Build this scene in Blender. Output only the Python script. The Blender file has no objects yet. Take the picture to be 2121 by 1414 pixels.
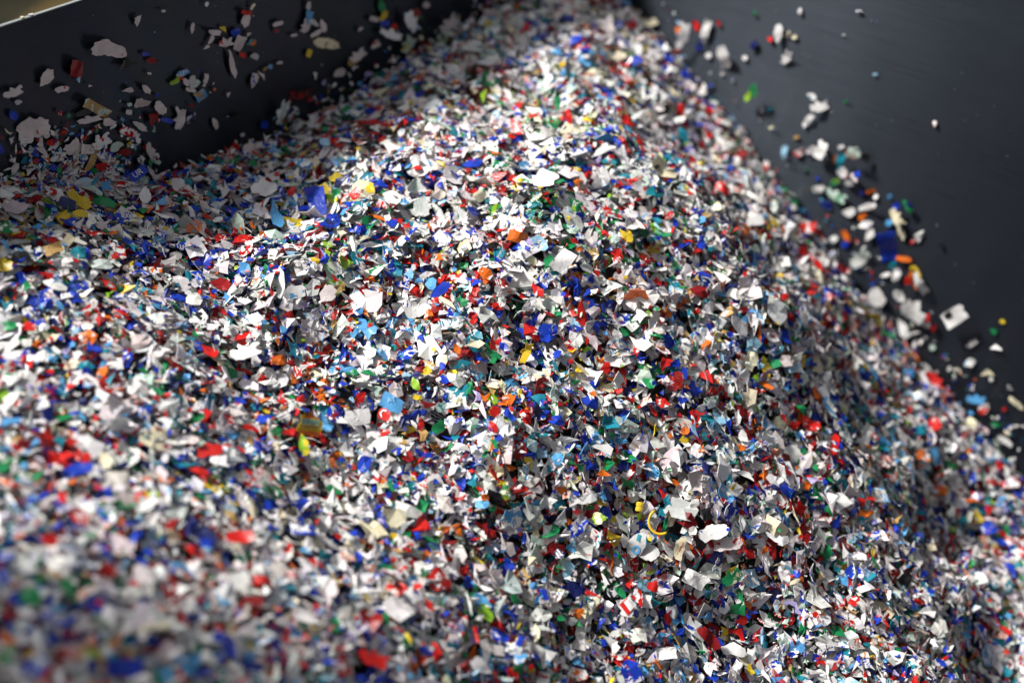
import bpy, math, random
import numpy as np
from mathutils import Vector, Matrix

# ------------------------------------------------------------------ camera, world, sun, exposure
scene = bpy.context.scene
COL = scene.collection
CAM = np.array([0.0, 0.0, 1.64])
PITCH = math.radians(35.0)
LENS, SENSOR = 50.0, 36.0
PW, PH = 2121.0, 1414.0                      # pixel frame in which the layout was measured
FPX = PW * LENS / SENSOR
FOCUS, FSTOP = 1.215, 2.25

cam_data = bpy.data.cameras.new("camera")
cam = bpy.data.objects.new("camera", cam_data)
COL.objects.link(cam)
cam.location = CAM
cam.rotation_euler = (math.radians(90) - PITCH, 0, 0)
cam_data.lens, cam_data.sensor_width = LENS, SENSOR
cam_data.clip_start, cam_data.clip_end = 0.02, 1000
cam_data.dof.use_dof = True
cam_data.dof.focus_distance = FOCUS
cam_data.dof.aperture_fstop = FSTOP
scene.camera = cam

# bin frame: corner, direction away from the corner along the shaded wall (EP) and along the sunlit wall (EQ)
CORNER = np.array([0.077, 1.60])
EQ = np.array([0.743, -0.669]); EQ /= np.linalg.norm(EQ)
EP = np.array([EQ[1], -EQ[0]])
P_LEN, Q_LEN = 1.45, 1.55
RIM = 1.64 - 0.443
FLOOR = 0.05
T = 0.004                                    # sheet thickness

SUN = np.array([-0.62 * EQ[0] + 0.50 * EP[0], -0.62 * EQ[1] + 0.50 * EP[1], 1.0])
SUN /= np.linalg.norm(SUN)
sun_data = bpy.data.lights.new("sun", 'SUN')
sun_data.energy, sun_data.angle, sun_data.color = 4.2, math.radians(7.0), (1.0, 0.965, 0.91)
sun = bpy.data.objects.new("sun", sun_data)
COL.objects.link(sun)
sun.location = (-2, 0, 5)
sun.rotation_euler = Vector(SUN).to_track_quat('Z', 'Y').to_euler()

world = bpy.data.worlds.new("World")
scene.world = world
world.use_nodes = True
wn = world.node_tree
sky = wn.nodes.new('ShaderNodeTexSky')
sky.sky_type = 'NISHITA'
sky.sun_disc = False
sky.sun_elevation = math.asin(SUN[2])
sky.sun_rotation = math.atan2(SUN[0], SUN[1])
sky.air_density, sky.dust_density, sky.ozone_density = 0.6, 4.0, 0.4
wn.nodes['Background'].inputs['Strength'].default_value = 0.078
haze_tone = wn.nodes.new('ShaderNodeHueSaturation')          # a white, hazy sky
haze_tone.inputs['Saturation'].default_value = 0.25
wn.links.new(sky.outputs[0], haze_tone.inputs['Color'])
wn.links.new(haze_tone.outputs[0], wn.nodes['Background'].inputs['Color'])

vs = scene.view_settings
vs.view_transform, vs.look, vs.exposure, vs.gamma = 'Standard', 'None', 0.72, 1.0
scene.cycles.use_denoising = True
scene.cycles.max_bounces = 8
scene.cycles.diffuse_bounces = 4
scene.cycles.transparent_max_bounces = 12
scene.cycles.sample_clamp_indirect = 6.0

rng = np.random.default_rng(20)
random.seed(20)

# ------------------------------------------------------------------ small geometry helpers
FWD = np.array([0, math.cos(PITCH), -math.sin(PITCH)])
UPV = np.array([0, math.sin(PITCH), math.cos(PITCH)])
RGT = np.array([1.0, 0, 0])

def ray(px, py):
    return FWD + RGT * ((px - PW / 2) / FPX) + UPV * ((PH / 2 - py) / FPX)

def at_depth(px, py, d):
    return CAM + ray(px, py) * d

def project(P):
    r = P - CAM
    d = r @ FWD
    return PW / 2 + (r @ RGT) / d * FPX, PH / 2 - (r @ UPV) / d * FPX, d

def pq(x, y):
    dx, dy = x - CORNER[0], y - CORNER[1]
    return dx * EP[0] + dy * EP[1], dx * EQ[0] + dy * EQ[1]

def world_xy(p, q):
    return CORNER + EP * p + EQ * q

def hit_wall(px, py, which):
    """the point where a line of sight meets the shaded wall (q = 0) or the sunlit wall (p = 0)"""
    d = ray(px, py)
    n = EQ if which == 'shade' else EP
    s = ((CORNER - CAM[:2]) @ n) / (d[:2] @ n)
    return CAM + d * s

def nodes_of(name):
    m = bpy.data.materials.new(name)
    m.use_nodes = True
    nt = m.node_tree
    return m, nt, nt.nodes['Principled BSDF'], nt.nodes, nt.links

def mesh_object(name, verts, faces, mat, parent=None):
    me = bpy.data.meshes.new(name)
    me.from_pydata([tuple(v) for v in verts], [], faces)
    me.materials.append(mat)
    o = bpy.data.objects.new(name, me)
    COL.objects.link(o)
    if parent is not None:
        o.parent = parent
        o.matrix_parent_inverse = parent.matrix_world.inverted() if False else Matrix.Translation(-parent.location)
    return o

# ------------------------------------------------------------------ materials
def steel_material(name, base, rough):
    m, nt, b, N, L = nodes_of(name)
    co = N.new('ShaderNodeTexCoord')
    mp = N.new('ShaderNodeMapping'); mp.inputs['Scale'].default_value = (3, 3, 160)
    n1 = N.new('ShaderNodeTexNoise'); n1.inputs['Scale'].default_value = 4; n1.inputs['Detail'].default_value = 5
    n2 = N.new('ShaderNodeTexNoise'); n2.inputs['Scale'].default_value = 420; n2.inputs['Detail'].default_value = 3
    n3 = N.new('ShaderNodeTexNoise'); n3.inputs['Scale'].default_value = 9; n3.inputs['Detail'].default_value = 6
    L.new(co.outputs['Object'], mp.inputs['Vector']); L.new(mp.outputs[0], n1.inputs['Vector'])
    L.new(co.outputs['Object'], n2.inputs['Vector']); L.new(co.outputs['Object'], n3.inputs['Vector'])
    rp = N.new('ShaderNodeMapRange')
    rp.inputs['From Min'].default_value, rp.inputs['From Max'].default_value = 0.3, 0.7
    rp.inputs['To Min'].default_value, rp.inputs['To Max'].default_value = rough - 0.012, rough + 0.015
    L.new(n3.outputs['Fac'], rp.inputs['Value'])
    # drawn scratches along the sheet and a few long slanting scuffs catch the light differently
    mps = N.new('ShaderNodeMapping'); mps.inputs['Scale'].default_value = (5, 5, 420); mps.inputs['Rotation'].default_value = (0.05, 0.04, 0)
    ns = N.new('ShaderNodeTexNoise'); ns.inputs['Scale'].default_value = 3; ns.inputs['Detail'].default_value = 3
    L.new(co.outputs['Object'], mps.inputs['Vector']); L.new(mps.outputs[0], ns.inputs['Vector'])
    sc = N.new('ShaderNodeMapRange'); sc.inputs['From Min'].default_value, sc.inputs['From Max'].default_value = 0.3, 0.72
    sc.inputs['To Min'].default_value, sc.inputs['To Max'].default_value = -0.016, 0.022
    L.new(ns.outputs['Fac'], sc.inputs['Value'])
    sm = N.new('ShaderNodeMath'); sm.operation = 'ADD'
    L.new(rp.outputs[0], sm.inputs[0]); L.new(sc.outputs[0], sm.inputs[1]); L.new(sm.outputs[0], b.inputs['Roughness'])
    mix = N.new('ShaderNodeMix'); mix.data_type = 'RGBA'
    mix.inputs['A'].default_value = (*[c * 0.8 for c in base], 1); mix.inputs['B'].default_value = (*[c * 1.25 for c in base], 1)
    L.new(n1.outputs['Fac'], mix.inputs['Factor'])
    # fine dust specks
    vo = N.new('ShaderNodeTexVoronoi'); vo.inputs['Scale'].default_value = 55
    L.new(co.outputs['Object'], vo.inputs['Vector'])
    lt = N.new('ShaderNodeMath'); lt.operation = 'LESS_THAN'; lt.inputs[1].default_value = 0.035
    L.new(vo.outputs['Distance'], lt.inputs[0])
    mx2 = N.new('ShaderNodeMix'); mx2.data_type = 'RGBA'; mx2.inputs['B'].default_value = (0.16, 0.16, 0.16, 1)
    L.new(lt.outputs[0], mx2.inputs['Factor']); L.new(mix.outputs['Result'], mx2.inputs['A'])
    L.new(mx2.outputs['Result'], b.inputs['Base Color'])
    ad = N.new('ShaderNodeMath'); ad.operation = 'MULTIPLY_ADD'; ad.inputs[1].default_value = 0.5
    L.new(n2.outputs['Fac'], ad.inputs[0]); L.new(n1.outputs['Fac'], ad.inputs[2])
    bp = N.new('ShaderNodeBump'); bp.inputs['Strength'].default_value = 0.03; bp.inputs['Distance'].default_value = 0.001
    L.new(ad.outputs[0], bp.inputs['Height']); L.new(bp.outputs[0], b.inputs['Normal'])
    b.inputs['Specular IOR Level'].default_value = 0.65
    b.inputs['Specular Tint'].default_value = (0.66, 0.79, 1.0, 1)
    # rolled along its length: the grain is horizontal, so highlights spread upright
    b.inputs['Anisotropic'].default_value = 1.0
    up = N.new('ShaderNodeCombineXYZ'); up.inputs['Z'].default_value = 1
    L.new(up.outputs[0], b.inputs['Tangent'])
    return m

MAT_WALL = steel_material("painted_black_steel", (0.0030, 0.0036, 0.0056), 0.29)
MAT_RIM = steel_material("worn_bare_edge", (0.22, 0.24, 0.23), 0.5)

def flake_material():
    m, nt, b, N, L = nodes_of("shredded_plastic")
    at = N.new('ShaderNodeAttribute'); at.attribute_name = 'tint'
    ap = N.new('ShaderNodeAttribute'); ap.attribute_name = 'print_tint'
    al = N.new('ShaderNodeAttribute'); al.attribute_name = 'local'
    nz = N.new('ShaderNodeTexNoise'); nz.inputs['Scale'].default_value = 150; nz.inputs['Detail'].default_value = 1.5
    nz.inputs['Distortion'].default_value = 0.6
    L.new(al.outputs['Vector'], nz.inputs['Vector'])
    lt = N.new('ShaderNodeMath'); lt.operation = 'LESS_THAN'
    L.new(nz.outputs['Fac'], lt.inputs[0]); L.new(ap.outputs['Alpha'], lt.inputs[1])
    # fine printed lines inside some of the printed patches
    wv = N.new('ShaderNodeTexWave'); wv.inputs['Scale'].default_value = 130; wv.inputs['Distortion'].default_value = 6
    wv.inputs['Detail'].default_value = 2; wv.inputs['Detail Scale'].default_value = 2
    L.new(al.outputs['Vector'], wv.inputs['Vector'])
    nb = N.new('ShaderNodeTexNoise'); nb.inputs['Scale'].default_value = 40
    L.new(al.outputs['Vector'], nb.inputs['Vector'])
    g1 = N.new('ShaderNodeMath'); g1.operation = 'GREATER_THAN'; g1.inputs[1].default_value = 0.56
    L.new(nb.outputs['Fac'], g1.inputs[0])
    g2 = N.new('ShaderNodeMath'); g2.operation = 'GREATER_THAN'; g2.inputs[1].default_value = 0.62
    L.new(wv.outputs['Fac'], g2.inputs[0])
    g3 = N.new('ShaderNodeMath'); g3.operation = 'MULTIPLY'
    L.new(g1.outputs[0], g3.inputs[0]); L.new(g2.outputs[0], g3.inputs[1])
    sb = N.new('ShaderNodeMath'); sb.operation = 'SUBTRACT'; sb.use_clamp = True
    L.new(lt.outputs[0], sb.inputs[0]); L.new(g3.outputs[0], sb.inputs[1])
    mix = N.new('ShaderNodeMix'); mix.data_type = 'RGBA'
    L.new(sb.outputs[0], mix.inputs['Factor']); L.new(at.outputs['Color'], mix.inputs['A']); L.new(ap.outputs['Color'], mix.inputs['B'])
    # grime and scuffing on the film
    n4 = N.new('ShaderNodeTexNoise'); n4.inputs['Scale'].default_value = 260; n4.inputs['Detail'].default_value = 4
    L.new(al.outputs['Vector'], n4.inputs['Vector'])
    mr = N.new('ShaderNodeMapRange'); mr.inputs['From Min'].default_value, mr.inputs['From Max'].default_value = 0.3, 0.62
    mr.inputs['To Min'].default_value, mr.inputs['To Max'].default_value = 0.90, 1.0
    L.new(n4.outputs['Fac'], mr.inputs['Value'])
    mul = N.new('ShaderNodeMix'); mul.data_type = 'RGBA'; mul.blend_type = 'MULTIPLY'; mul.inputs['Factor'].default_value = 1
    L.new(mix.outputs['Result'], mul.inputs['A']); L.new(mr.outputs[0], mul.inputs['B'])
    L.new(mul.outputs['Result'], b.inputs['Base Color'])
    mr2 = N.new('ShaderNodeMapRange'); mr2.inputs['To Min'].default_value, mr2.inputs['To Max'].default_value = 0.16, 0.48
    L.new(nb.outputs['Fac'], mr2.inputs['Value']); L.new(mr2.outputs[0], b.inputs['Roughness'])
    b.inputs['Specular IOR Level'].default_value = 0.5
    bp = N.new('ShaderNodeBump'); bp.inputs['Strength'].default_value = 0.35; bp.inputs['Distance'].default_value = 0.0012
    nw = N.new('ShaderNodeTexNoise'); nw.inputs['Scale'].default_value = 190; nw.inputs['Detail'].default_value = 2
    L.new(al.outputs['Vector'], nw.inputs['Vector']); L.new(nw.outputs['Fac'], bp.inputs['Height'])
    L.new(bp.outputs[0], b.inputs['Normal'])
    tr = N.new('ShaderNodeBsdfTranslucent'); L.new(mul.outputs['Result'], tr.inputs['Color'])
    ms = N.new('ShaderNodeMixShader'); ms.inputs['Fac'].default_value = 0.15
    L.new(b.outputs[0], ms.inputs[1]); L.new(tr.outputs[0], ms.inputs[2])
    # clear film: tint alpha below one lets light through
    tp = N.new('ShaderNodeBsdfTransparent')
    m2 = N.new('ShaderNodeMixShader')
    L.new(at.outputs['Alpha'], m2.inputs['Fac']); L.new(tp.outputs[0], m2.inputs[1]); L.new(ms.outputs[0], m2.inputs[2])
    L.new(m2.outputs[0], N['Material Output'].inputs['Surface'])
    return m

MAT_FLAKE = flake_material()

def ink_material(name, rgb):
    m, nt, b, N, L = nodes_of(name)
    co = N.new('ShaderNodeTexCoord')
    nz = N.new('ShaderNodeTexNoise'); nz.inputs['Scale'].default_value = 300
    L.new(co.outputs['Object'], nz.inputs['Vector'])
    mx = N.new('ShaderNodeMix'); mx.data_type = 'RGBA'
    mx.inputs['A'].default_value = (*[c * 0.8 for c in rgb], 1); mx.inputs['B'].default_value = (*rgb, 1)
    L.new(nz.outputs['Fac'], mx.inputs['Factor']); L.new(mx.outputs['Result'], b.inputs['Base Color'])
    b.inputs['Roughness'].default_value = 0.4
    return m

# linear base colours
PAL = {
    'W': (0.80, 0.79, 0.78), 'G': (0.56, 0.55, 0.55), 'P': (0.66, 0.59, 0.58), 'C': (0.76, 0.70, 0.50),
    'R': (0.56, 0.014, 0.010), 'D': (0.24, 0.008, 0.010), 'B': (0.010, 0.045, 0.46), 'N': (0.012, 0.018, 0.11),
    'L': (0.10, 0.36, 0.68), 'T': (0.012, 0.22, 0.30), 'E': (0.012, 0.23, 0.075), 'V': (0.28, 0.50, 0.03),
    'Y': (0.72, 0.52, 0.03), 'O': (0.70, 0.15, 0.012), 'A': (0.48, 0.30, 0.11), 'K': (0.012, 0.012, 0.014),
    'M': (0.52, 0.66, 0.58), 'U': (0.42, 0.36, 0.62), 'S': (0.32, 0.56, 0.74),
}
WORD = {'W': 'white', 'G': 'pale grey', 'P': 'pinkish white', 'C': 'cream', 'R': 'red', 'D': 'dark red', 'B': 'royal blue',
        'N': 'navy blue', 'L': 'light blue', 'T': 'teal', 'E': 'green', 'V': 'lime green', 'Y': 'yellow', 'O': 'orange',
        'A': 'tan', 'K': 'black', 'M': 'mint green', 'U': 'lilac', 'S': 'sky blue'}
STUFF_KEYS = list('WGPCRDBNLTEVYOAKMUS')
STUFF_W = np.array([35, 4.5, 7, 2.5, 8.5, 4.0, 9.5, 4.6, 3.2, 3.6, 4.2, .6, 1.6, 2.2, 1.0, 3.4, 1.8, .6, 1.2])
STUFF_W = STUFF_W / STUFF_W.sum()
PRINT_KEYS = list('RBLTEONS'); PRINT_W = np.array([.26, .26, .12, .1, .1, .08, .04, .04])

# ------------------------------------------------------------------ ground and what lies beyond the rim
def ground():
    m, nt, b, N, L = nodes_of("dry_olive_ground")
    co = N.new('ShaderNodeTexCoord')
    n = N.new('ShaderNodeTexNoise'); n.inputs['Scale'].default_value = 3; n.inputs['Detail'].default_value = 8
    L.new(co.outputs['Object'], n.inputs['Vector'])
    cr = N.new('ShaderNodeValToRGB')
    cr.color_ramp.elements[0].position, cr.color_ramp.elements[0].color = 0.35, (0.005, 0.0055, 0.0025, 1)
    cr.color_ramp.elements[1].position, cr.color_ramp.elements[1].color = 0.68, (0.020, 0.018, 0.009, 1)
    L.new(n.outputs['Fac'], cr.inputs[0]); L.new(cr.outputs[0], b.inputs['Base Color'])
    b.inputs['Roughness'].default_value = 0.9
    b.inputs['Specular IOR Level'].default_value = 0.1
    g = mesh_object('ground', [(-300, -300, 0), (300, -300, 0), (300, 300, 0), (-300, 300, 0)], [(0, 1, 2, 3)], m)
    g['kind'] = 'structure'
    m2, nt, b, N, L = nodes_of("tan_concrete")
    co = N.new('ShaderNodeTexCoord')
    n = N.new('ShaderNodeTexNoise'); n.inputs['Scale'].default_value = 6; n.inputs['Detail'].default_value = 6
    L.new(co.outputs['Object'], n.inputs['Vector'])
    cr = N.new('ShaderNodeValToRGB')
    cr.color_ramp.elements[0].position, cr.color_ramp.elements[0].color = 0.3, (0.016, 0.012, 0.005, 1)
    cr.color_ramp.elements[1].position, cr.color_ramp.elements[1].color = 0.7, (0.085, 0.056, 0.018, 1)
    L.new(n.outputs['Fac'], cr.inputs[0]); L.new(cr.outputs[0], b.inputs['Base Color'])
    b.inputs['Roughness'].default_value = 0.85
    b.inputs['Specular IOR Level'].default_value = 0.1
    a = at_depth(112, 0, 1); c = at_depth(40, 46, 1)
    def to_ground(p):
        d = p - CAM
        return CAM + d * (CAM[2] / -d[2])
    a, c = to_ground(a)[:2], to_ground(c)[:2]
    e = (a - c) / np.linalg.norm(a - c); r = np.array([e[1], -e[0]])
    c0 = c - e * 0.02
    quad = [c0, c0 + r * 3.0, c0 + r * 3.0 + e * 7.0, c0 + e * 7.0]
    k = mesh_object('path', [(*v, 0.004) for v in quad], [(0, 1, 2, 3)], m2)
    k['kind'] = 'structure'
ground()

# ------------------------------------------------------------------ the bin
bin_root = bpy.data.objects.new('waste_bin', None)
COL.objects.link(bin_root)
cxy = world_xy(P_LEN / 2, Q_LEN / 2)
bin_root.location = (cxy[0], cxy[1], 0.0)
bin_root['label'] = 'open black painted steel bin holding the heap of shredded plastic'
bin_root['category'] = 'waste bin'

def slab(name, p0, p1, q0, q1, z0, z1, mat, label=None):
    v = []
    for z in (z0, z1):
        for p, q in ((p0, q0), (p1, q0), (p1, q1), (p0, q1)):
            xy = world_xy(p, q); v.append((xy[0], xy[1], z))
    f = [(3, 2, 1, 0), (4, 5, 6, 7), (0, 1, 5, 4), (1, 2, 6, 5), (2, 3, 7, 6), (3, 0, 4, 7)]
    o = mesh_object(name, v, f, mat, bin_root)
    if label: o['label'] = label
    return o

slab('wall', -T, P_LEN, -T, 0, 0.02, RIM, MAT_WALL, 'shaded black wall with flakes clinging to it')
slab('wall', -T, 0, 0, Q_LEN, 0.02, RIM, MAT_WALL, 'sunlit dark grey wall with scattered flakes')
slab('wall', P_LEN, P_LEN + T, -T, Q_LEN + T, 0.02, RIM, MAT_WALL)
slab('wall', -T, P_LEN, Q_LEN, Q_LEN + T, 0.02, RIM, MAT_WALL)
slab('floor', 0, P_LEN, 0, Q_LEN, 0.02, FLOOR, MAT_WALL)
slab('rim_edge', -T, P_LEN, -T, -0.0008, RIM + .0002, RIM + 0.0012, MAT_RIM, 'pale worn edge on top of the shaded wall')

shade_panel = slab('shade_panel', 1.25, P_LEN, -.0215, -.0065, RIM + .004, RIM + .66, MAT_WALL, 'unseen black panel added above the shaded wall to shade the near heap')  # added outside the view, only to cast shade on the near heap
for p_h in (1.29, 1.41):
    slab('shade_panel_mount', p_h - .02, p_h + .02, -.0063, -.0042, RIM - .045, RIM + .05, MAT_RIM)  # unseen mounts invented along with the shading panel

# ------------------------------------------------------------------ heap surface: a thin-plate fit through measured points
ctrl = []
for px, py in ((0, 384), (150, 372), (320, 352), (450, 310), (600, 262), (740, 185), (870, 95), (1050, 0)):
    ctrl.append(hit_wall(px, py, 'shade'))
ctrl.append(np.array([CORNER[0], CORNER[1], 1.64 - 0.58]))
for px, py in ((1350, 5), (1470, 140), (1590, 295), (1700, 450), (1800, 590), (1950, 750), (2110, 930)):
    ctrl.append(hit_wall(px, py, 'sun') - np.array([0, 0, .018]))
for px, py, d in ((900, 650, 1.22), (1450, 1100, 1.22), (1500, 1390, 1.19), (100, 1350, .84), (0, 720, 1.06), (1060, 1400, 1.06),
                  (2100, 1350, 1.37), (1100, 380, 1.28), (1130, 600, 1.25), (1000, 200, 1.385), (1400, 500, 1.335), (1300, 200, 1.45),
                  (1600, 800, 1.325), (600, 500, 1.205), (300, 700, 1.10), (600, 1000, 1.075), (500, 1250, .945), (900, 1250, 1.065),
                  (1900, 1200, 1.33), (330, 470, 1.215), (560, 400, 1.26), (1150, 30, 1.56)):
    ctrl.append(at_depth(px, py, d))
for x, y, z in ((-.3, .2, -.66), (0, .3, -.84), (.3, .4, -1.05), (.6, .6, -1.16), (-.7, .75, -.6), (-.75, .5, -.62), (.9, .35, -1.3),
                (1.0, .7, -1.27), (.75, 1.0, -1.13), (.5, 0, -1.25)):
    ctrl.append(np.array([x, y, 1.64 + z]))
ctrl = np.array(ctrl)

def tps(r2):
    return np.where(r2 > 1e-12, r2 * np.log(np.maximum(r2, 1e-12)), 0)
_n = len(ctrl)
_A = np.zeros((_n + 3, _n + 3)); _b = np.zeros(_n + 3)
_d2 = ((ctrl[:, None, :2] - ctrl[None, :, :2]) ** 2).sum(-1)
_A[:_n, :_n] = tps(_d2) + np.eye(_n) * 1.2e-3
_A[:_n, _n] = 1; _A[:_n, _n + 1:] = ctrl[:, :2]; _A[_n, :_n] = 1; _A[_n + 1:, :_n] = ctrl[:, :2].T
_b[:_n] = ctrl[:, 2]
_w = np.linalg.solve(_A, _b)
_ph = rng.uniform(0, 6.28, (26, 2)); _kk = []
for i in range(26):
    lam = 0.05 * 1.13 ** i * 0.55 + 0.02
    th = rng.uniform(0, 6.28)
    _kk.append((2 * math.pi / lam * math.cos(th), 2 * math.pi / lam * math.sin(th), 0.017 * lam ** 0.9))

def height(x, y):
    x = np.atleast_1d(np.asarray(x, float)); y = np.atleast_1d(np.asarray(y, float))
    out = np.empty_like(x)
    for s in range(0, len(x), 20000):
        xs, ys = x[s:s + 20000], y[s:s + 20000]
        r2 = (xs[:, None] - ctrl[None, :, 0]) ** 2 + (ys[:, None] - ctrl[None, :, 1]) ** 2
        h = tps(r2) @ _w[:_n] + _w[_n] + xs * _w[_n + 1] + ys * _w[_n + 2]
        pw, qw = pq(xs, ys); calm = np.clip(qw / .13, .15, 1) * np.clip(pw / .10, .15, 1) * np.interp(pw, [.60, .82], [1, .25])
        for (kx, ky, a), (p1, p2) in zip(_kk, _ph):
            h = h + calm * a * np.sin(kx * xs + ky * ys + p1)
        out[s:s + 20000] = h
    return np.maximum(out, FLOOR + 0.02)

def slope_normal(x, y, e=0.008):
    hx = (height(x + e, y) - height(x - e, y)) / (2 * e)
    hy = (height(x, y + e) - height(x, y - e)) / (2 * e)
    n = np.stack([-hx, -hy, np.ones_like(hx)], -1)
    return n / np.linalg.norm(n, axis=-1, keepdims=True)

def hit_heap(px, py):
    d = ray(px, py)
    s = np.linspace(0.6, 1.75, 900)
    P = CAM + d * s[:, None]
    below = P[:, 2] < height(P[:, 0], P[:, 1])
    i = int(np.argmax(below)) if below.any() else len(s) - 1
    return P[i]

# ------------------------------------------------------------------ single flakes: the ones that show largest, each an object
INK = {}
def ink(key):
    if key not in INK: INK[key] = ink_material('ink_' + WORD[key].replace(' ', '_'), PAL[key])
    return INK[key]

def outline(shape, r):
    """unit outline of a torn piece: points around the centre, long axis along x, half length 1"""
    U = r.uniform
    if shape == 'tri':
        base = [(-1, U(-.9, -.4)), (1, U(-.8, .4)), (U(-.5, .3), 1)]
    elif shape == 'quad':
        base = [(-1, -.9 + U(0, .3)), (.9, -1), (1, .8 - U(0, .3)), (-.85, 1)]
    elif shape == 'strip':
        base = [(-1, -.7), (-.2, -1), (.9, -.8), (1, .3), (.3, 1), (-.9, .6)]
    elif shape == 'blade':
        base = [(-1, -.15), (-.4, -.8), (.5, -1), (1, -.3), (.8, .8), (-.1, .9)]
    elif shape == 'oval':
        base = [(math.cos(a) * U(.76, 1), math.sin(a) * U(.76, 1)) for a in np.linspace(0, 2 * math.pi, 11)[:-1]]
    elif shape == 'lobed':
        base = [(-1, -.3), (-.7, -1), (-.15, -.75), (.1, -.95), (.8, -.9), (1, -.1), (.75, .55), (.2, .7), (.0, 1), (-.5, .75), (-.9, .55)]
    elif shape == 'notch':
        base = [(-1, -.6), (-.1, -1), (1, -.7), (.75, .1), (1, .8), (.2, .35), (-.25, 1), (-.4, .2), (-.95, .5)]
    elif shape == 'star':
        k = 14
        base = [(math.cos(a + U(-.16, .16)) * s, math.sin(a + U(-.16, .16)) * s) for a, s in zip(np.linspace(0, 2 * math.pi, k + 1)[:-1], r.uniform(.58, 1.0, k))]
    else:                                                        # shard
        k = int(r.integers(6, 9))
        base = [(math.cos(a + U(-.25, .25)) * s, math.sin(a + U(-.25, .25)) * s) for a, s in zip(np.linspace(0, 2 * math.pi, k + 1)[:-1], r.uniform(.62, 1.0, k))]
    base = np.array(base, float) + r.uniform(-.05, .05, (len(base), 2))
    out = []
    for i in range(len(base)):
        a, b = base[i], base[(i + 1) % len(base)]
        out.append(a)
        seg = b - a; ln = np.hypot(*seg)
        if ln > .5:
            for t in ((.33, .66) if ln < .9 else (.22, .5, .78)):
                out.append(a + seg * (t + U(-.08, .08)) + np.array([-seg[1], seg[0]]) / ln * (U(-.10, .08) - .13 * (U(0, 1) < .25)))
    out = np.array(out)
    c = out.mean(0)
    ang = np.arctan2(out[:, 1] - c[1], out[:, 0] - c[0])
    return out[np.argsort(ang)] if shape not in ('notch', 'star') else out

def bend_fn(length, width, bend, crease, r):
    k1 = bend / max(length, 1e-6); th = r.uniform(-.5, .5); cx, sx = math.cos(th), math.sin(th)
    th2 = r.uniform(.3, 2.8); c2, s2 = math.cos(th2), math.sin(th2); off = r.uniform(-.2, .2) * length
    tw = r.uniform(-.3, .3) / length
    wf = 2 * math.pi / (length * r.uniform(.8, 1.3)); wp = r.uniform(0, 6.28); wa = length * .035
    def f(x, y):
        u = x * cx + y * sx
        v = x * c2 + y * s2 - off
        return k1 * u * u + crease * np.abs(v) + tw * x * y + wa * np.sin(wf * (x + .6 * y) + wp)
    return f

def flake_mesh(name, A, shape, tint, ptint, cover, bend, crease, r, thick=0.00045, alpha=1.0):
    A = np.asarray(A, float)
    ol = outline(shape, r) @ A.T
    sv = np.linalg.svd(A, compute_uv=False); L, Wd = 2 * sv[0], 2 * sv[1]
    n = len(ol); c = ol.mean(0)
    rings = [ol, c + (ol - c) * .68, c + (ol - c) * .36]
    pts = np.concatenate(rings + [c[None]])
    f = bend_fn(L, Wd, bend, crease, r)
    z = f(pts[:, 0], pts[:, 1]); z = z - z.mean()
    top = np.column_stack([pts, z]); bot = top.copy(); bot[:, 2] -= thick
    m = len(pts); faces = []
    for a in range(2):
        for i in range(n):
            j = (i + 1) % n
            faces.append((a * n + i, a * n + j, (a + 1) * n + j, (a + 1) * n + i))
    for i in range(n):
        faces.append((2 * n + i, 2 * n + (i + 1) % n, 3 * n))
    faces += [tuple(m + v for v in reversed(q)) for q in faces]
    for i in range(n):
        j = (i + 1) % n
        faces.append((j, i, m + i, m + j))
    V = np.concatenate([top, bot])
    me = bpy.data.meshes.new(name)
    me.from_pydata(V.tolist(), [], faces)
    me.materials.append(MAT_FLAKE)
    me.shade_flat()
    a = me.attributes.new('tint', 'FLOAT_COLOR', 'POINT'); a.data.foreach_set('color', np.tile([*tint, alpha], (len(V), 1)).ravel())
    a = me.attributes.new('print_tint', 'FLOAT_COLOR', 'POINT'); a.data.foreach_set('color', np.tile([*ptint, cover], (len(V), 1)).ravel())
    lo = V + r.uniform(-40, 40, 3)
    a = me.attributes.new('local', 'FLOAT_VECTOR', 'POINT'); a.data.foreach_set('vector', lo.ravel())
    return me, f, z.mean() if False else float(f(pts[:, 0], pts[:, 1]).mean())

def tube_arc(name, R, rad, a0, a1, key):
    V, F = [], []
    S, K = 22, 8
    for i in range(S + 1):
        a = a0 + (a1 - a0) * i / S
        rr = rad * (1 if 1 < i < S - 1 else .75)
        for j in range(K):
            b = 2 * math.pi * j / K
            q = R + rr * math.cos(b)
            V.append((q * math.cos(a), q * math.sin(a) * 1.05, rr * .8 * math.sin(b)))
    for i in range(S):
        for j in range(K):
            F.append((i * K + j, i * K + (j + 1) % K, (i + 1) * K + (j + 1) % K, (i + 1) * K + j))
    F.append(tuple(reversed(range(K)))); F.append(tuple(S * K + j for j in range(K)))
    return V, F

HERO_PX = []                                  # screen centre, radius and depth of every single flake, to keep loose ones off them
def frame_for(normal, ang):
    """rotation whose z is the normal and whose x runs along the given direction as seen from the camera"""
    n = normal / np.linalg.norm(normal)
    d = RGT * math.cos(ang) + UPV * math.sin(ang)
    view = -FWD
    # slide the direction along the line of sight onto the plane of the flake
    den = n @ view
    x = d - view * ((d @ n) / den) if abs(den) > .15 else d - n * (d @ n)
    x = x / np.linalg.norm(x)
    return Matrix((tuple(x), tuple(np.cross(n, x)), tuple(n))).transposed()

def place(me, P, R, label, group, name='plastic_flake'):
    o = bpy.data.objects.new(name, me)
    COL.objects.link(o)
    o.matrix_world = Matrix.Translation(Vector(P)) @ R.to_4x4()
    o['label'], o['category'], o['group'] = label, 'plastic flake', group
    return o

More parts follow.
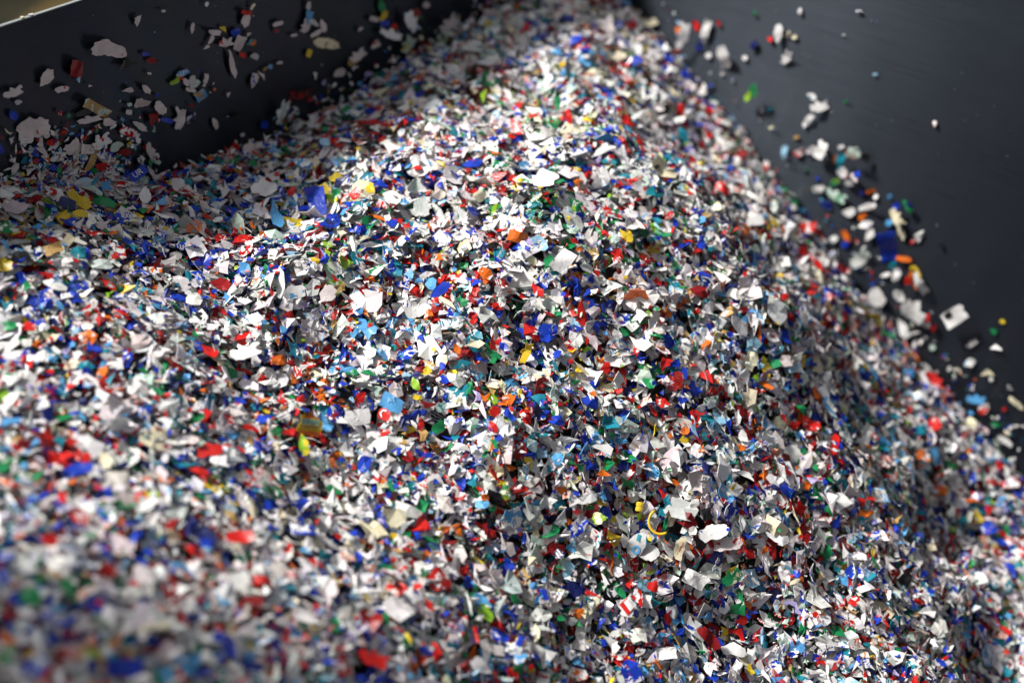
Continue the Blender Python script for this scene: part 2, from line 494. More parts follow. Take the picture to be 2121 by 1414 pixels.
LABELS = set()
def single(px, py, w, h, ang, key, shape, label, where, pr=None, bend=None, crease=None, stand=None, alpha=1.0, tilt=None):
    r = np.random.default_rng(int(px * 7919 + py * 104729) % 2 ** 31)
    assert label not in LABELS, label
    LABELS.add(label)
    if where == 'heap':
        P = hit_heap(px, py); n0 = slope_normal(P[0:1], P[1:2])[0]
        view = (CAM - P) / np.linalg.norm(CAM - P)
        n = n0 * .55 + view * .55 + r.normal(0, .22, 3)
        n /= np.linalg.norm(n)
        P = P + n0 * (.006 if stand is None else stand)
        group = 'larger flakes lying on the heap'
    else:
        P = hit_wall(px, py, where)
        n0 = np.array([*(EQ if where == 'shade' else EP), 0])
        t = (.14 if where == 'shade' else .17) if tilt is None else tilt
        n = n0 + r.normal(0, t, 3); n /= np.linalg.norm(n)
        P = P + n0 * ((.004 if where == 'shade' else min(.005, .0012 + w * 9e-5)) if stand is None else stand * .75)
        group = 'flakes clinging to the shaded black wall' if where == 'shade' else 'flakes clinging to the sunlit grey wall'
    w, h = w * .98, h * .98
    x, y, d = project(P)
    R = frame_for(n, math.radians(ang))
    # lay the outline, as it is seen, onto the plane the flake lies in
    xa, ya = np.array(R.col[0]), np.array(R.col[1])
    q_ = P - CAM
    gx_, gy_ = RGT - FWD * (q_ @ RGT) / d, UPV - FWD * (q_ @ UPV) / d
    J = np.array([[xa @ gx_, ya @ gx_], [xa @ gy_, ya @ gy_]])
    U_, S_, V_ = np.linalg.svd(J); J = U_ @ np.diag(np.maximum(S_, .42)) @ V_
    c_, s_ = math.cos(math.radians(ang)), math.sin(math.radians(ang))
    A = np.linalg.inv(J) @ np.array([[c_, -s_], [s_, c_]]) @ np.diag([w / 2, h / 2]) * d / FPX
    L, Wd = w * d / FPX, h * d / FPX
    bend = r.uniform(-.55, .55) if bend is None else bend
    crease = r.choice([0, 0, .25, -.25, .4]) if crease is None else crease
    if where != 'heap': bend, crease = bend * .28, crease * .3
    pk, cover = pr if pr else ('W', 0.0)
    v = r.uniform(.9, 1.06)
    tint = [min(.84, c * v) for c in PAL[key]]
    me, f, z0 = flake_mesh('plastic_flake', A, shape, tint, PAL[pk], cover, bend, crease, r, alpha=alpha)
    HERO_PX.append((x, y, w * .5, h * .5, math.radians(ang), d, where))
    o = place(me, P, R, label, group)
    def lay(x, y):
        q = A @ np.stack([np.asarray(x) * 2 / L, np.asarray(y) * 2 / Wd])
        return np.column_stack([q[0], q[1], f(q[0], q[1]) - z0])
    return o, L, Wd, lay

def patch(parent, name, f, poly, key, lift=.0003):
    """a flat print laid on a flake, following its bend"""
    poly = np.array(poly, float); c = poly.mean(0); n = len(poly)
    pts = np.concatenate([poly, c + (poly - c) * .5, c[None]])
    V = f(pts[:, 0], pts[:, 1]); V[:, 2] += lift
    F = [(i, (i + 1) % n, n + (i + 1) % n, n + i) for i in range(n)] + [(n + i, n + (i + 1) % n, 2 * n) for i in range(n)]
    me = bpy.data.meshes.new(name); me.from_pydata(V.tolist(), [], F); me.materials.append(ink(key))
    o = bpy.data.objects.new(name, me); COL.objects.link(o); o.parent = parent
    return o

def lettering(parent, f, text, size, x, y, rot, key):
    cu = bpy.data.curves.new('lettering', 'FONT'); cu.body = text; cu.size = size; cu.align_x = 'CENTER'; cu.align_y = 'CENTER'
    cu.resolution_u = 3
    tmp = bpy.data.objects.new('lettering_source', cu); COL.objects.link(tmp)
    dg = bpy.context.evaluated_depsgraph_get()
    me = bpy.data.meshes.new_from_object(tmp.evaluated_get(dg))
    bpy.data.objects.remove(tmp); bpy.data.curves.remove(cu)
    me.name = 'lettering'
    co = np.zeros(len(me.vertices) * 3); me.vertices.foreach_get('co', co); co = co.reshape(-1, 3)
    c, s = math.cos(rot), math.sin(rot)
    X = co[:, 0] * c - co[:, 1] * s + x; Y = co[:, 0] * s + co[:, 1] * c + y
    V = f(X, Y); V[:, 2] += .0012
    me.vertices.foreach_set('co', V.ravel()); me.update()
    me.materials.clear(); me.materials.append(ink(key))
    o = bpy.data.objects.new('lettering', me); COL.objects.link(o); o.parent = parent
    return o

# --- shaded black wall ------------------------------------------------------
SH = [
 (218, 98, 74, 36, -6, 'P', 'lobed', 'large two-lobed pinkish white flake with a crease, widest one on the black wall', dict(crease=.35, bend=.1)),
 (281, 40, 26, 18, 60, 'P', 'tri', 'white wedge flake pointing down, alone near the bin rim'),
 (333, 21, 11, 7, 0, 'P', 'oval', 'tiny rounded white flake just under the rim'),
 (393, 57, 24, 8, 80, 'P', 'blade', 'thin upright white sliver high on the black wall'),
 (90, 160, 42, 24, 50, 'P', 'blade', 'leaf-shaped white flake with a pointed tail below the rim'),
 (153, 141, 38, 25, 85, 'D', 'quad', 'dark red four-cornered flake near the rim of the black wall'),
 (158, 162, 13, 9, 70, 'S', 'tri', 'small sky blue tip showing under the dark red four-cornered flake'),
 (258, 132, 44, 26, 15, 'K', 'tri', 'smoky black film flake with a pale lower edge under the largest white one', dict(pr=('M', .36))),
 (296, 110, 15, 9, 10, 'B', 'quad', 'small blue flake above a red oval flake'),
 (309, 123, 28, 14, -5, 'D', 'oval', 'red oval flake flat on the black wall'),
 (124, 182, 30, 14, 12, 'P', 'lobed', 'white bean-like flake with a speck of red on the black wall', dict(pr=('R', .34))),
 (182, 176, 9, 6, 0, 'P', 'tri', 'tiny white chip between the bean-like flake and the white wedge'),
 (304, 150, 8, 5, 0, 'P', 'quad', 'tiny white chip under the red oval flake'),
 (24, 187, 40, 22, 20, 'P', 'notch', 'white bird-shaped flake at the near end of the black wall'),
 (33, 209, 22, 12, 8, 'G', 'shard', 'grey-white flake tucked under the white bird-shaped one'),
 (262, 186, 24, 18, -15, 'P', 'tri', 'white triangle flake with a flat top, mid black wall'),
 (296, 181, 24, 13, -50, 'P', 'blade', 'narrow white flake slanting down beside the flat-topped triangle'),
 (322, 195, 9, 8, 0, 'B', 'oval', 'small round dark blue flake on bare black wall'),
 (263, 214, 9, 8, 20, 'M', 'quad', 'small mint square flake left of a big white torn one'),
 (289, 211, 42, 24, 15, 'P', 'shard', 'broad pale flake with two ragged points, mid black wall'),
 (262, 230, 13, 11, 0, 'G', 'quad', 'small pale square flake below the ragged two-point flake'),
 (327, 222, 40, 26, -60, 'P', 'shard', 'white torn flake overlapping a dark red triangle'),
 (311, 240, 34, 24, 50, 'D', 'tri', 'dark red triangle flake under the white torn one'),
 (341, 247, 28, 11, -15, 'B', 'strip', 'bright blue strip at the lower edge of the dark red triangle'),
 (366, 243, 46, 26, 78, 'P', 'notch', 'tall white torn flake with a ragged foot beside the blue strip'),
 (388, 244, 34, 16, 50, 'G', 'blade', 'white blade flake with a blue patch crossing the tall torn one', dict(pr=('N', .5))),
 (441, 254, 28, 13, -70, 'P', 'oval', 'capsule-shaped white flake alone on the black wall'),
 (497, 277, 12, 9, 40, 'G', 'oval', 'small round grey flake above the heap edge near the wall'),
 (485, 236, 14, 10, 20, 'A', 'oval', 'dull olive flake barely seen on the black wall', dict(pr=('K', .62))),
 (195, 222, 58, 26, -22, 'A', 'quad', 'gold and brown film panel flake fanned out above the clump', dict(pr=('M', .45))),
 (168, 231, 40, 22, 10, 'K', 'shard', 'dark green-black film flake behind the gold panel flake'),
 (182, 244, 52, 16, 12, 'P', 'notch', 'white flake with long thin arms below the gold panel flake'),
 (438, 66, 30, 20, -25, 'P', 'shard', 'white flake at the start of the star-like clump high on the wall'),
 (482, 66, 25, 22, 60, 'B', 'shard', 'blue flake in the star-like clump high on the wall'),
 (458, 58, 18, 12, -40, 'Y', 'tri', 'dull yellow corner in the star-like clump'),
 (491, 88, 34, 22, 70, 'P', 'quad', 'white kite flake hanging from the star-like clump'),
 (462, 85, 30, 22, 10, 'P', 'notch', 'white flake printed with red specks in the middle of the star-like clump', dict(pr=('R', .44))),
 (423, 96, 14, 11, 0, 'P', 'tri', 'small white wedge below the star-like clump'),
 (432, 81, 22, 9, 60, 'P', 'blade', 'thin white arm reaching out of the star-like clump'),
 (476, 130, 60, 13, -78, 'P', 'blade', 'long white dagger-like sliver hanging under the star-like clump'),
 (497, 112, 18, 12, -30, 'R', 'oval', 'small bright red flake under the star-like clump'),
 (523, 115, 22, 17, 10, 'G', 'shard', 'white flake with blue edge beside the bright red one', dict(pr=('S', .38))),
 (510, 70, 13, 10, 20, 'P', 'tri', 'small white wedge beside the blue flake of the clump'),
 (518, 86, 26, 20, 10, 'T', 'shard', 'dark teal flake behind the star-like clump', dict(pr=('O', .38))),
 (503, 42, 30, 18, 72, 'P', 'blade', 'white tongue flake hanging from a red band'),
 (506, 25, 20, 11, -10, 'R', 'quad', 'red band flake above the white tongue'),
 (518, 12, 16, 6, 60, 'C', 'strip', 'thin curled cream strip above the red band'),
 (423, 7, 12, 9, 60, 'W', 'oval', 'white scrap cut by the top edge of the view'),
 (372, 150, 34, 18, 20, 'P', 'shard', 'white flake printed blue at the top of the long broken clump', dict(pr=('L', .5))),
 (359, 165, 28, 10, 35, 'V', 'strip', 'thin greenish strip at the edge of the long broken clump'),
 (366, 161, 18, 10, 30, 'R', 'tri', 'small red point in the long broken clump'),
 (380, 168, 22, 14, -50, 'P', 'shard', 'crumpled white flake in the long broken clump', dict(crease=.5)),
 (392, 168, 30, 14, 75, 'G', 'blade', 'upright pale flake in the long broken clump'),
 (402, 172, 24, 14, 60, 'M', 'shard', 'mint film flake in the long broken clump'),
 (420, 164, 28, 10, 76, 'P', 'notch', 'forked white sliver beside the long broken clump'),
 (411, 196, 26, 22, 40, 'L', 'quad', 'light blue and tan flake at the foot of the long broken clump', dict(pr=('A', .5))),
 (390, 184, 22, 9, -12, 'P', 'strip', 'narrow white strip above the light blue and tan flake'),
 (439, 183, 6, 8, 0, 'O', 'oval', 'tiny orange fleck on bare black wall'),
 (391, 216, 7, 8, 0, 'R', 'oval', 'tiny red fleck lower on the bare black wall'),
 (468, 193, 13, 8, 60, 'P', 'tri', 'small white hooked chip left of the blue dot'),
 (521, 165, 34, 15, 75, 'P', 'blade', 'white flake with a blue band and a tapering foot', dict(pr=('B', .42))),
 (536, 155, 24, 13, -65, 'P', 'tri', 'white wedge ending in a point beside the blue band flake'),
 (555, 137, 12, 11, 0, 'L', 'oval', 'round light blue dot flake on the black wall'),
 (545, 140, 14, 5, 35, 'A', 'strip', 'thin tan stalk joined to the light blue dot'),
 (570, 48, 28, 11, 22, 'P', 'oval', 'white oval flake slanting on the black wall'),
 (567, 62, 14, 8, 0, 'D', 'oval', 'small dark red flake under the slanting white oval'),
 (634, 34, 28, 17, 80, 'L', 'quad', 'bright blue upright flake topped by a white scrap'),
 (634, 10, 20, 11, 80, 'P', 'oval', 'white scrap above the bright blue upright flake'),
 (627, 52, 30, 20, 60, 'P', 'notch', 'white flake spread under the bright blue upright one'),
 (645, 46, 26, 14, -30, 'G', 'shard', 'pale grey flake leaning on the bright blue upright one'),
 (665, 52, 30, 12, -80, 'P', 'blade', 'bent white sliver to the side of the blue upright flake'),
 (650, 67, 28, 10, 35, 'P', 'strip', 'white strip slanting above the yellowed white flake'),
 (604, 71, 14, 6, 8, 'P', 'strip', 'short white dash on the black wall under the slanting oval'),
 (672, 88, 52, 24, -12, 'C', 'lobed', 'yellowed white flake with a lumpy outline', dict(pr=('A', .38))),
 (635, 108, 17, 11, 80, 'Y', 'quad', 'small dull yellow square flake on the black wall'),
 (574, 128, 13, 6, 5, 'P', 'strip', 'short white dash near the round light blue dot'),
 (741, 59, 13, 7, 40, 'P', 'oval', 'small white speck high on the wall before the far clumps'),
 (735, 113, 40, 22, 35, 'P', 'notch', 'white curled flake rising to a crumpled head'),
 (725, 128, 26, 13, 20, 'A', 'shard', 'tan tail flake under the white curled one'),
 (772, 90, 28, 18, 30, 'P', 'shard', 'white scrap with a red cap on the far black wall', dict(pr=('D', .45))),
 (697, 149, 28, 17, 25, 'P', 'blade', 'white bullet-shaped flake below the tan tail'),
 (757, 151, 22, 11, 20, 'U', 'oval', 'lilac oval flake on the far part of the black wall'),
 (740, 171, 13, 11, 0, 'L', 'oval', 'light blue chip below the lilac oval'),
 (625, 192, 56, 22, 8, 'D', 'lobed', 'long dark red film flake low on the black wall', dict(pr=('K', .5))),
 (666, 168, 15, 10, 70, 'U', 'oval', 'pale blue chip above the long dark red film'),
 (637, 203, 16, 12, 30, 'R', 'oval', 'red blob under the long dark red film'),
 (570, 226, 52, 20, 65, 'M', 'notch', 'pale film curl standing over the heap edge', dict(pr=('W', .5), stand=.014)),
 (543, 256, 20, 18, 60, 'B', 'oval', 'dark blue flake left behind the pale film curl'),
 (785, 12, 32, 16, -80, 'E', 'oval', 'dark green flake at the top of the far black wall'),
 (790, 30, 24, 12, 60, 'Y', 'strip', 'yellow strip beside the dark green flake'),
 (770, 38, 22, 12, -5, 'P', 'quad', 'white tab beside the yellow strip'),
 (791, 47, 20, 15, 0, 'B', 'quad', 'blue square flake under the yellow strip'),
 (811, 54, 17, 14, 60, 'R', 'oval', 'red flake beside the blue square'),
 (800, 66, 48, 20, -20, 'W', 'notch', 'white winged flake under the red and blue pair', dict(stand=.012)),
 (840, 40, 44, 28, -70, 'W', 'notch', 'white and blue torn flake with a red top at the far wall', dict(pr=('L', .42), stand=.015)),
 (832, 88, 40, 24, 60, 'M', 'notch', 'greenish white torn flake with a yellow foot', dict(pr=('Y', .38), stand=.012)),
 (858, 25, 20, 16, -50, 'D', 'oval', 'dark red flake next to the torn white and blue one'),
 (877, 9, 18, 15, 0, 'P', 'oval', 'round blurred white flake at the far top of the wall'),
 (915, 42, 44, 24, 40, 'P', 'notch', 'blurred white flake with long points close to the far corner', dict(stand=.015)),
 (62, 262, 66, 50, 20, 'P', 'lobed', 'largest crumpled white flake in the near clump on the black wall', dict(crease=.4)),
 (22, 236, 34, 24, -50, 'B', 'shard', 'dark blue flake above the near white clump'),
 (90, 272, 26, 14, -75, 'P', 'blade', 'white leaf flake to the side of the near clump'),
 (103, 291, 28, 16, 12, 'R', 'oval', 'red-orange flake below the near white clump'),
 (83, 312, 34, 18, -55, 'P', 'tri', 'white angular flake hanging below the red-orange one'),
 (148, 302, 46, 36, 40, 'P', 'shard', 'grey-white sheet with ragged top in the middle clump'),
 (176, 305, 30, 24, 5, 'P', 'quad', 'square pinkish white flake in the middle clump'),
 (219, 250, 36, 26, -15, 'P', 'shard', 'white sheet flake above the red striped one'),
 (264, 272, 44, 18, -22, 'W', 'strip', 'white flake with broad red stripes in the middle clump', dict(pr=('R', .52))),
 (284, 258, 36, 14, -35, 'G', 'blade', 'pale green-white sliver above the red striped flake'),
 (205, 290, 42, 30, 30, 'W', 'notch', 'crumpled white flake with small prints in the middle clump', dict(pr=('R', .36), crease=.5)),
 (185, 330, 52, 14, 60, 'A', 'strip', 'brown film strip slanting through the lower clump'),
 (206, 343, 26, 20, 20, 'R', 'quad', 'orange-red square flake in the lower clump'),
 (310, 314, 40, 17, -70, 'P', 'notch', 'white torn ribbon flake at the edge of the lower clump'),
 (308, 352, 26, 9, -60, 'P', 'strip', 'bent pink-white strip over the heap at the wall foot'),
 (255, 312, 30, 18, 10, 'D', 'shard', 'dark red scrap between white flakes in the lower clump'),
 (235, 300, 34, 22, 30, 'M', 'shard', 'greenish white film in the lower clump'),
 (108, 345, 22, 13, -20, 'B', 'quad', 'blue and white flake left on the wall foot', dict(pr=('W', .45))),
 (25, 348, 30, 14, 60, 'P', 'blade', 'white sliver near the wall foot at the near end'),
 (58, 350, 26, 15, 40, 'P', 'tri', 'white wedge near the wall foot at the near end'),
 (46, 328, 20, 16, 60, 'T', 'shard', 'dark teal flake near the wall foot at the near end'),
]
# --- sunlit grey wall -------------------------------------------------------
SU = [
 (1660, 22, 20, 13, 80, 'W', 'shard', 'white chip high on the grey wall with a small shadow'),
 (1783, 22, 17, 13, -10, 'N', 'tri', 'navy triangle flake with a white middle high on the grey wall', dict(pr=('W', .48))),
 (1616, 68, 42, 19, 80, 'W', 'blade', 'tall white flake in two leaves on the upper grey wall'),
 (1636, 70, 24, 15, 60, 'C', 'shard', 'cream flake beside the tall two-leaved one'),
 (1648, 75, 15, 10, 40, 'C', 'oval', 'small cream leaf at the end of the tall pair'),
 (1598, 80, 13, 12, 0, 'R', 'oval', 'red dot flake beside the tall two-leaved white one'),
 (1632, 117, 30, 20, 60, 'W', 'notch', 'white flake with a small foot below the cream leaf'),
 (1749, 72, 6, 4, 0, 'W', 'tri', 'tiny white fleck high on bare grey wall'),
 (1815, 153, 12, 7, 0, 'S', 'oval', 'tiny sky blue chip alone on the grey wall'),
 (1684, 198, 20, 13, -35, 'W', 'blade', 'small white flake with a blue tail above the white flag', dict(pr=('T', .42))),
 (1702, 217, 38, 24, 10, 'W', 'notch', 'white flag-shaped flake on bare grey wall'),
 (1677, 247, 30, 14, 50, 'W', 'strip', 'white bar flake slanting under the flag-shaped one'),
 (1754, 209, 13, 7, 30, 'E', 'oval', 'small dark green chip on bare grey wall'),
 (1596, 226, 14, 10, 20, 'T', 'oval', 'teal chip near the heap edge on the grey wall'),
 (1938, 254, 17, 12, 85, 'P', 'shard', 'single pinkish chip far out on the empty grey wall'),
 (1652, 283, 14, 8, 10, 'A', 'oval', 'dull olive chip above the white angel-shaped flake'),
 (1708, 304, 36, 28, 60, 'W', 'notch', 'white chunky flake with a dark shadow above the teal clump', dict(stand=.012)),
 (1744, 303, 14, 9, 20, 'W', 'quad', 'small white tab between the chunky white and mint flakes'),
 (1660, 312, 30, 20, 40, 'R', 'shard', 'red and white flake at the heap edge on the grey wall', dict(pr=('W', .48))),
 (1683, 310, 26, 18, 20, 'G', 'shard', 'pale grey film beside the red and white flake'),
 (1628, 313, 32, 14, 80, 'S', 'blade', 'upright sky blue flake at the heap edge'),
 (1780, 308, 40, 34, 40, 'M', 'shard', 'mint and orange flake at the top of the tall clump', dict(pr=('O', .42), stand=.018)),
 (1750, 328, 38, 20, 75, 'T', 'blade', 'teal blue flake in the tall clump on the grey wall', dict(stand=.014)),
 (1733, 328, 22, 15, 50, 'O', 'oval', 'orange flake at the near side of the tall clump'),
 (1757, 350, 32, 24, -60, 'W', 'shard', 'white flake printed red in the tall clump', dict(pr=('R', .42), stand=.015)),
 (1787, 354, 17, 15, 50, 'B', 'oval', 'round bright blue flake at the foot of the tall clump', dict(stand=.016)),
 (1776, 362, 26, 16, -40, 'P', 'shard', 'pinkish flake under the round bright blue one', dict(stand=.010)),
 (1802, 325, 34, 20, -60, 'K', 'shard', 'black film flake on the shadow side of the tall clump', dict(stand=.008)),
 (1760, 378, 22, 16, -20, 'W', 'shard', 'white flake with red fleck at the foot of the tall clump', dict(pr=('R', .38))),
 (1732, 376, 26, 16, 20, 'V', 'shard', 'lime and green flake below the tall clump', dict(pr=('E', .5))),
 (1736, 401, 46, 22, -30, 'M', 'notch', 'white film with a green print below the lime flake', dict(pr=('E', .44))),
 (1697, 390, 30, 16, 10, 'W', 'oval', 'white bone-like flake beside the green printed film'),
 (1716, 422, 38, 16, -20, 'B', 'shard', 'royal blue scrap with a dark tail under the green printed film', dict(pr=('N', .45))),
 (1787, 398, 20, 15, -50, 'N', 'oval', 'navy chip beside an orange strip'),
 (1807, 394, 22, 9, 8, 'O', 'strip', 'thin orange strip above a white bead'),
 (1816, 406, 14, 11, 80, 'W', 'oval', 'white bead-like chip under the thin orange strip'),
 (1764, 435, 32, 28, -30, 'W', 'shard', 'rounded white flake below the navy chip'),
 (1800, 425, 40, 14, 15, 'W', 'strip', 'white bar flake with an orange tip', dict(pr=('O', .36))),
 (1790, 446, 22, 15, 30, 'O', 'shard', 'orange flake under the orange-tipped bar'),
 (1798, 462, 44, 22, 20, 'W', 'shard', 'white flake with a lilac tinge under the orange one', dict(pr=('U', .4))),
 (1866, 420, 24, 20, 60, 'B', 'shard', 'royal blue flake at the top of the blue and green clump', dict(stand=.012)),
 (1888, 420, 42, 22, -50, 'E', 'shard', 'dark green flake with a navy corner in the blue and green clump', dict(pr=('N', .5), stand=.01)),
 (1868, 443, 42, 24, -60, 'C', 'notch', 'cream curled film hanging from the blue and green clump', dict(stand=.014)),
 (1845, 406, 14, 12, 0, 'L', 'oval', 'small light blue flake leading the blue and green clump'),
 (1843, 460, 20, 16, 10, 'L', 'oval', 'light blue flake above the big royal blue one'),
 (1849, 502, 62, 44, -75, 'B', 'quad', 'largest royal blue flake on the grey wall, creased and shiny', dict(stand=.012, crease=.25)),
 (1872, 482, 26, 14, -60, 'C', 'notch', 'small pale scraps flake at the corner of the large royal blue one', dict(pr=('K', .45))),
 (1906, 484, 28, 20, 70, 'W', 'tri', 'white wedge flake beside the large royal blue one'),
 (1893, 498, 14, 9, 30, 'R', 'oval', 'small red-edged chip under the white wedge', dict(pr=('W', .5))),
 (1953, 507, 17, 9, -55, 'K', 'oval', 'small black oval chip on bare grey wall'),
 (1756, 487, 28, 14, -55, 'O', 'strip', 'orange strip above a blue flake by the heap edge'),
 (1754, 504, 18, 16, 0, 'B', 'oval', 'blue flake under the orange strip'),
 (1730, 492, 20, 16, 40, 'W', 'oval', 'white round chip beside the orange strip'),
 (1806, 484, 36, 26, 60, 'W', 'shard', 'white flake with green print at the heap edge near the orange strip', dict(pr=('E', .4))),
 (1785, 530, 44, 34, 40, 'W', 'notch', 'large pale green-white torn film at the heap edge', dict(pr=('M', .5))),
 (1876, 533, 30, 12, -8, 'O', 'strip', 'orange strip under the large royal blue flake'),
 (1852, 547, 24, 22, 40, 'T', 'shard', 'deep blue flake beside the orange strip'),
 (1861, 566, 36, 24, 70, 'W', 'shard', 'white flake with lilac shade under the deep blue one', dict(pr=('U', .4))),
 (1836, 567, 22, 9, 15, 'W', 'blade', 'small white blade beside the lilac shaded flake'),
 (1889, 573, 28, 20, 70, 'R', 'shard', 'red flake at the head of the striped clump', dict(stand=.012)),
 (1906, 556, 32, 12, -50, 'Y', 'strip', 'yellow strip in the striped clump', dict(stand=.012, pr=('K', .4))),
 (1902, 572, 36, 10, -70, 'O', 'strip', 'thin orange strip in the striped clump', dict(stand=.014)),
 (1918, 580, 48, 20, -62, 'W', 'notch', 'white ribbed film at the end of the striped clump', dict(stand=.016, pr=('S', .36))),
 (1821, 613, 50, 40, -40, 'W', 'oval', 'big rounded white flake just off the heap'),
 (1866, 610, 34, 22, -50, 'W', 'oval', 'smooth white tongue flake leading a crumpled one'),
 (1904, 638, 58, 44, -45, 'W', 'notch', 'big crumpled white flake with ragged edge on the grey wall', dict(stand=.012)),
 (1931, 649, 20, 12, 80, 'R', 'oval', 'red edge flake on the crumpled white one', dict(stand=.014)),
 (1875, 676, 46, 20, -65, 'W', 'blade', 'white boot-shaped flake below the big rounded one'),
 (1897, 687, 20, 5, 5, 'W', 'strip', 'thin white thread beside the boot-shaped flake'),
 (1922, 671, 22, 13, -10, 'W', 'oval', 'white oval joined to a dark red bead'),
 (1938, 674, 22, 13, 80, 'D', 'oval', 'dark red bead flake on the grey wall', dict(stand=.008)),
 (1898, 709, 18, 11, 70, 'W', 'shard', 'small white chip below the boot-shaped flake'),
 (1875, 706, 11, 9, 0, 'P', 'oval', 'tiny pinkish chip beside the small white chip'),
 (1933, 718, 14, 13, 30, 'M', 'shard', 'small mint chip on bare grey wall'),
 (2078, 664, 14, 10, -25, 'Y', 'oval', 'small olive yellow chip at the far side of the grey wall'),
 (2062, 684, 22, 16, -70, 'E', 'shard', 'dark green chip below the olive yellow one'),
 (2016, 708, 26, 12, 30, 'W', 'notch', 'hooked white flake on the lower grey wall'),
 (2067, 716, 26, 12, -8, 'W', 'tri', 'white triangle flake with a flat base on the lower grey wall'),
 (2014, 747, 30, 20, 40, 'W', 'shard', 'white flake with a blue corner on the lower grey wall', dict(pr=('S', .36))),
 (2049, 768, 30, 14, -5, 'C', 'tri', 'cream pointed flake on the lower grey wall'),
 (2055, 783, 12, 10, 80, 'W', 'oval', 'white dot chip below the cream pointed flake'),
 (1968, 761, 12, 9, 70, 'W', 'oval', 'small white oval chip near the heap edge on the lower wall'),
 (1922, 762, 44, 20, -45, 'W', 'blade', 'white leaf flake pointing up from the heap edge'),
 (2093, 800, 20, 10, -30, 'G', 'shard', 'grey scrap with a dark tip on the lower wall', dict(pr=('K', .38))),
 (2109, 831, 38, 11, -42, 'C', 'strip', 'long cream sliver slanting at the edge of the view'),
 (2026, 822, 40, 20, -12, 'L', 'notch', 'bright light blue film at the heap foot on the wall'),
 (2044, 842, 34, 26, 50, 'W', 'shard', 'white flake with a red square at the heap foot', dict(pr=('R', .46))),
 (2082, 845, 12, 11, 0, 'D', 'oval', 'dark red dot low on the grey wall'),
 (2063, 877, 20, 11, -10, 'E', 'oval', 'bright green chip low on the grey wall', dict(pr=('W', .36))),
 (2106, 880, 16, 7, 10, 'W', 'oval', 'small white dash low on the grey wall'),
 (2086, 909, 36, 12, -32, 'W', 'strip', 'white finger-like flake at the bottom of the bare wall'),
 (1425, 66, 54, 28, 70, 'W', 'notch', 'tall blurred white flake with a forked top at the upper heap edge', dict(stand=.015)),
 (1408, 61, 16, 15, 0, 'O', 'oval', 'orange blob flake beside the forked white one'),
 (1446, 52, 26, 14, -70, 'R', 'oval', 'blurred red flake beside the forked white one'),
 (1467, 58, 36, 19, 78, 'W', 'quad', 'blurred white block flake on the upper grey wall'),
 (1491, 47, 18, 9, -60, 'R', 'oval', 'small red chip beside the white block flake'),
 (1566, 29, 17, 11, 80, 'E', 'shard', 'small green chip high on the grey wall'),
 (1508, 115, 52, 22, -70, 'W', 'lobed', 'blurred white two-part flake on the upper grey wall', dict(stand=.01)),
 (1545, 119, 13, 12, 0, 'W', 'oval', 'round white dot beside the two-part flake'),
 (1564, 92, 24, 15, 60, 'N', 'oval', 'navy chip above the round white dot'),
 (1470, 114, 14, 13, 0, 'W', 'oval', 'round white chip at the upper heap edge'),
 (1450, 98, 16, 14, 0, 'B', 'oval', 'blue chip at the upper heap edge'),
 (1572, 181, 34, 22, 70, 'E', 'oval', 'green flake standing out of the heap edge', dict(stand=.016)),
 (1560, 194, 24, 15, 60, 'V', 'oval', 'lime yellow flake under the standing green one', dict(stand=.014)),
]
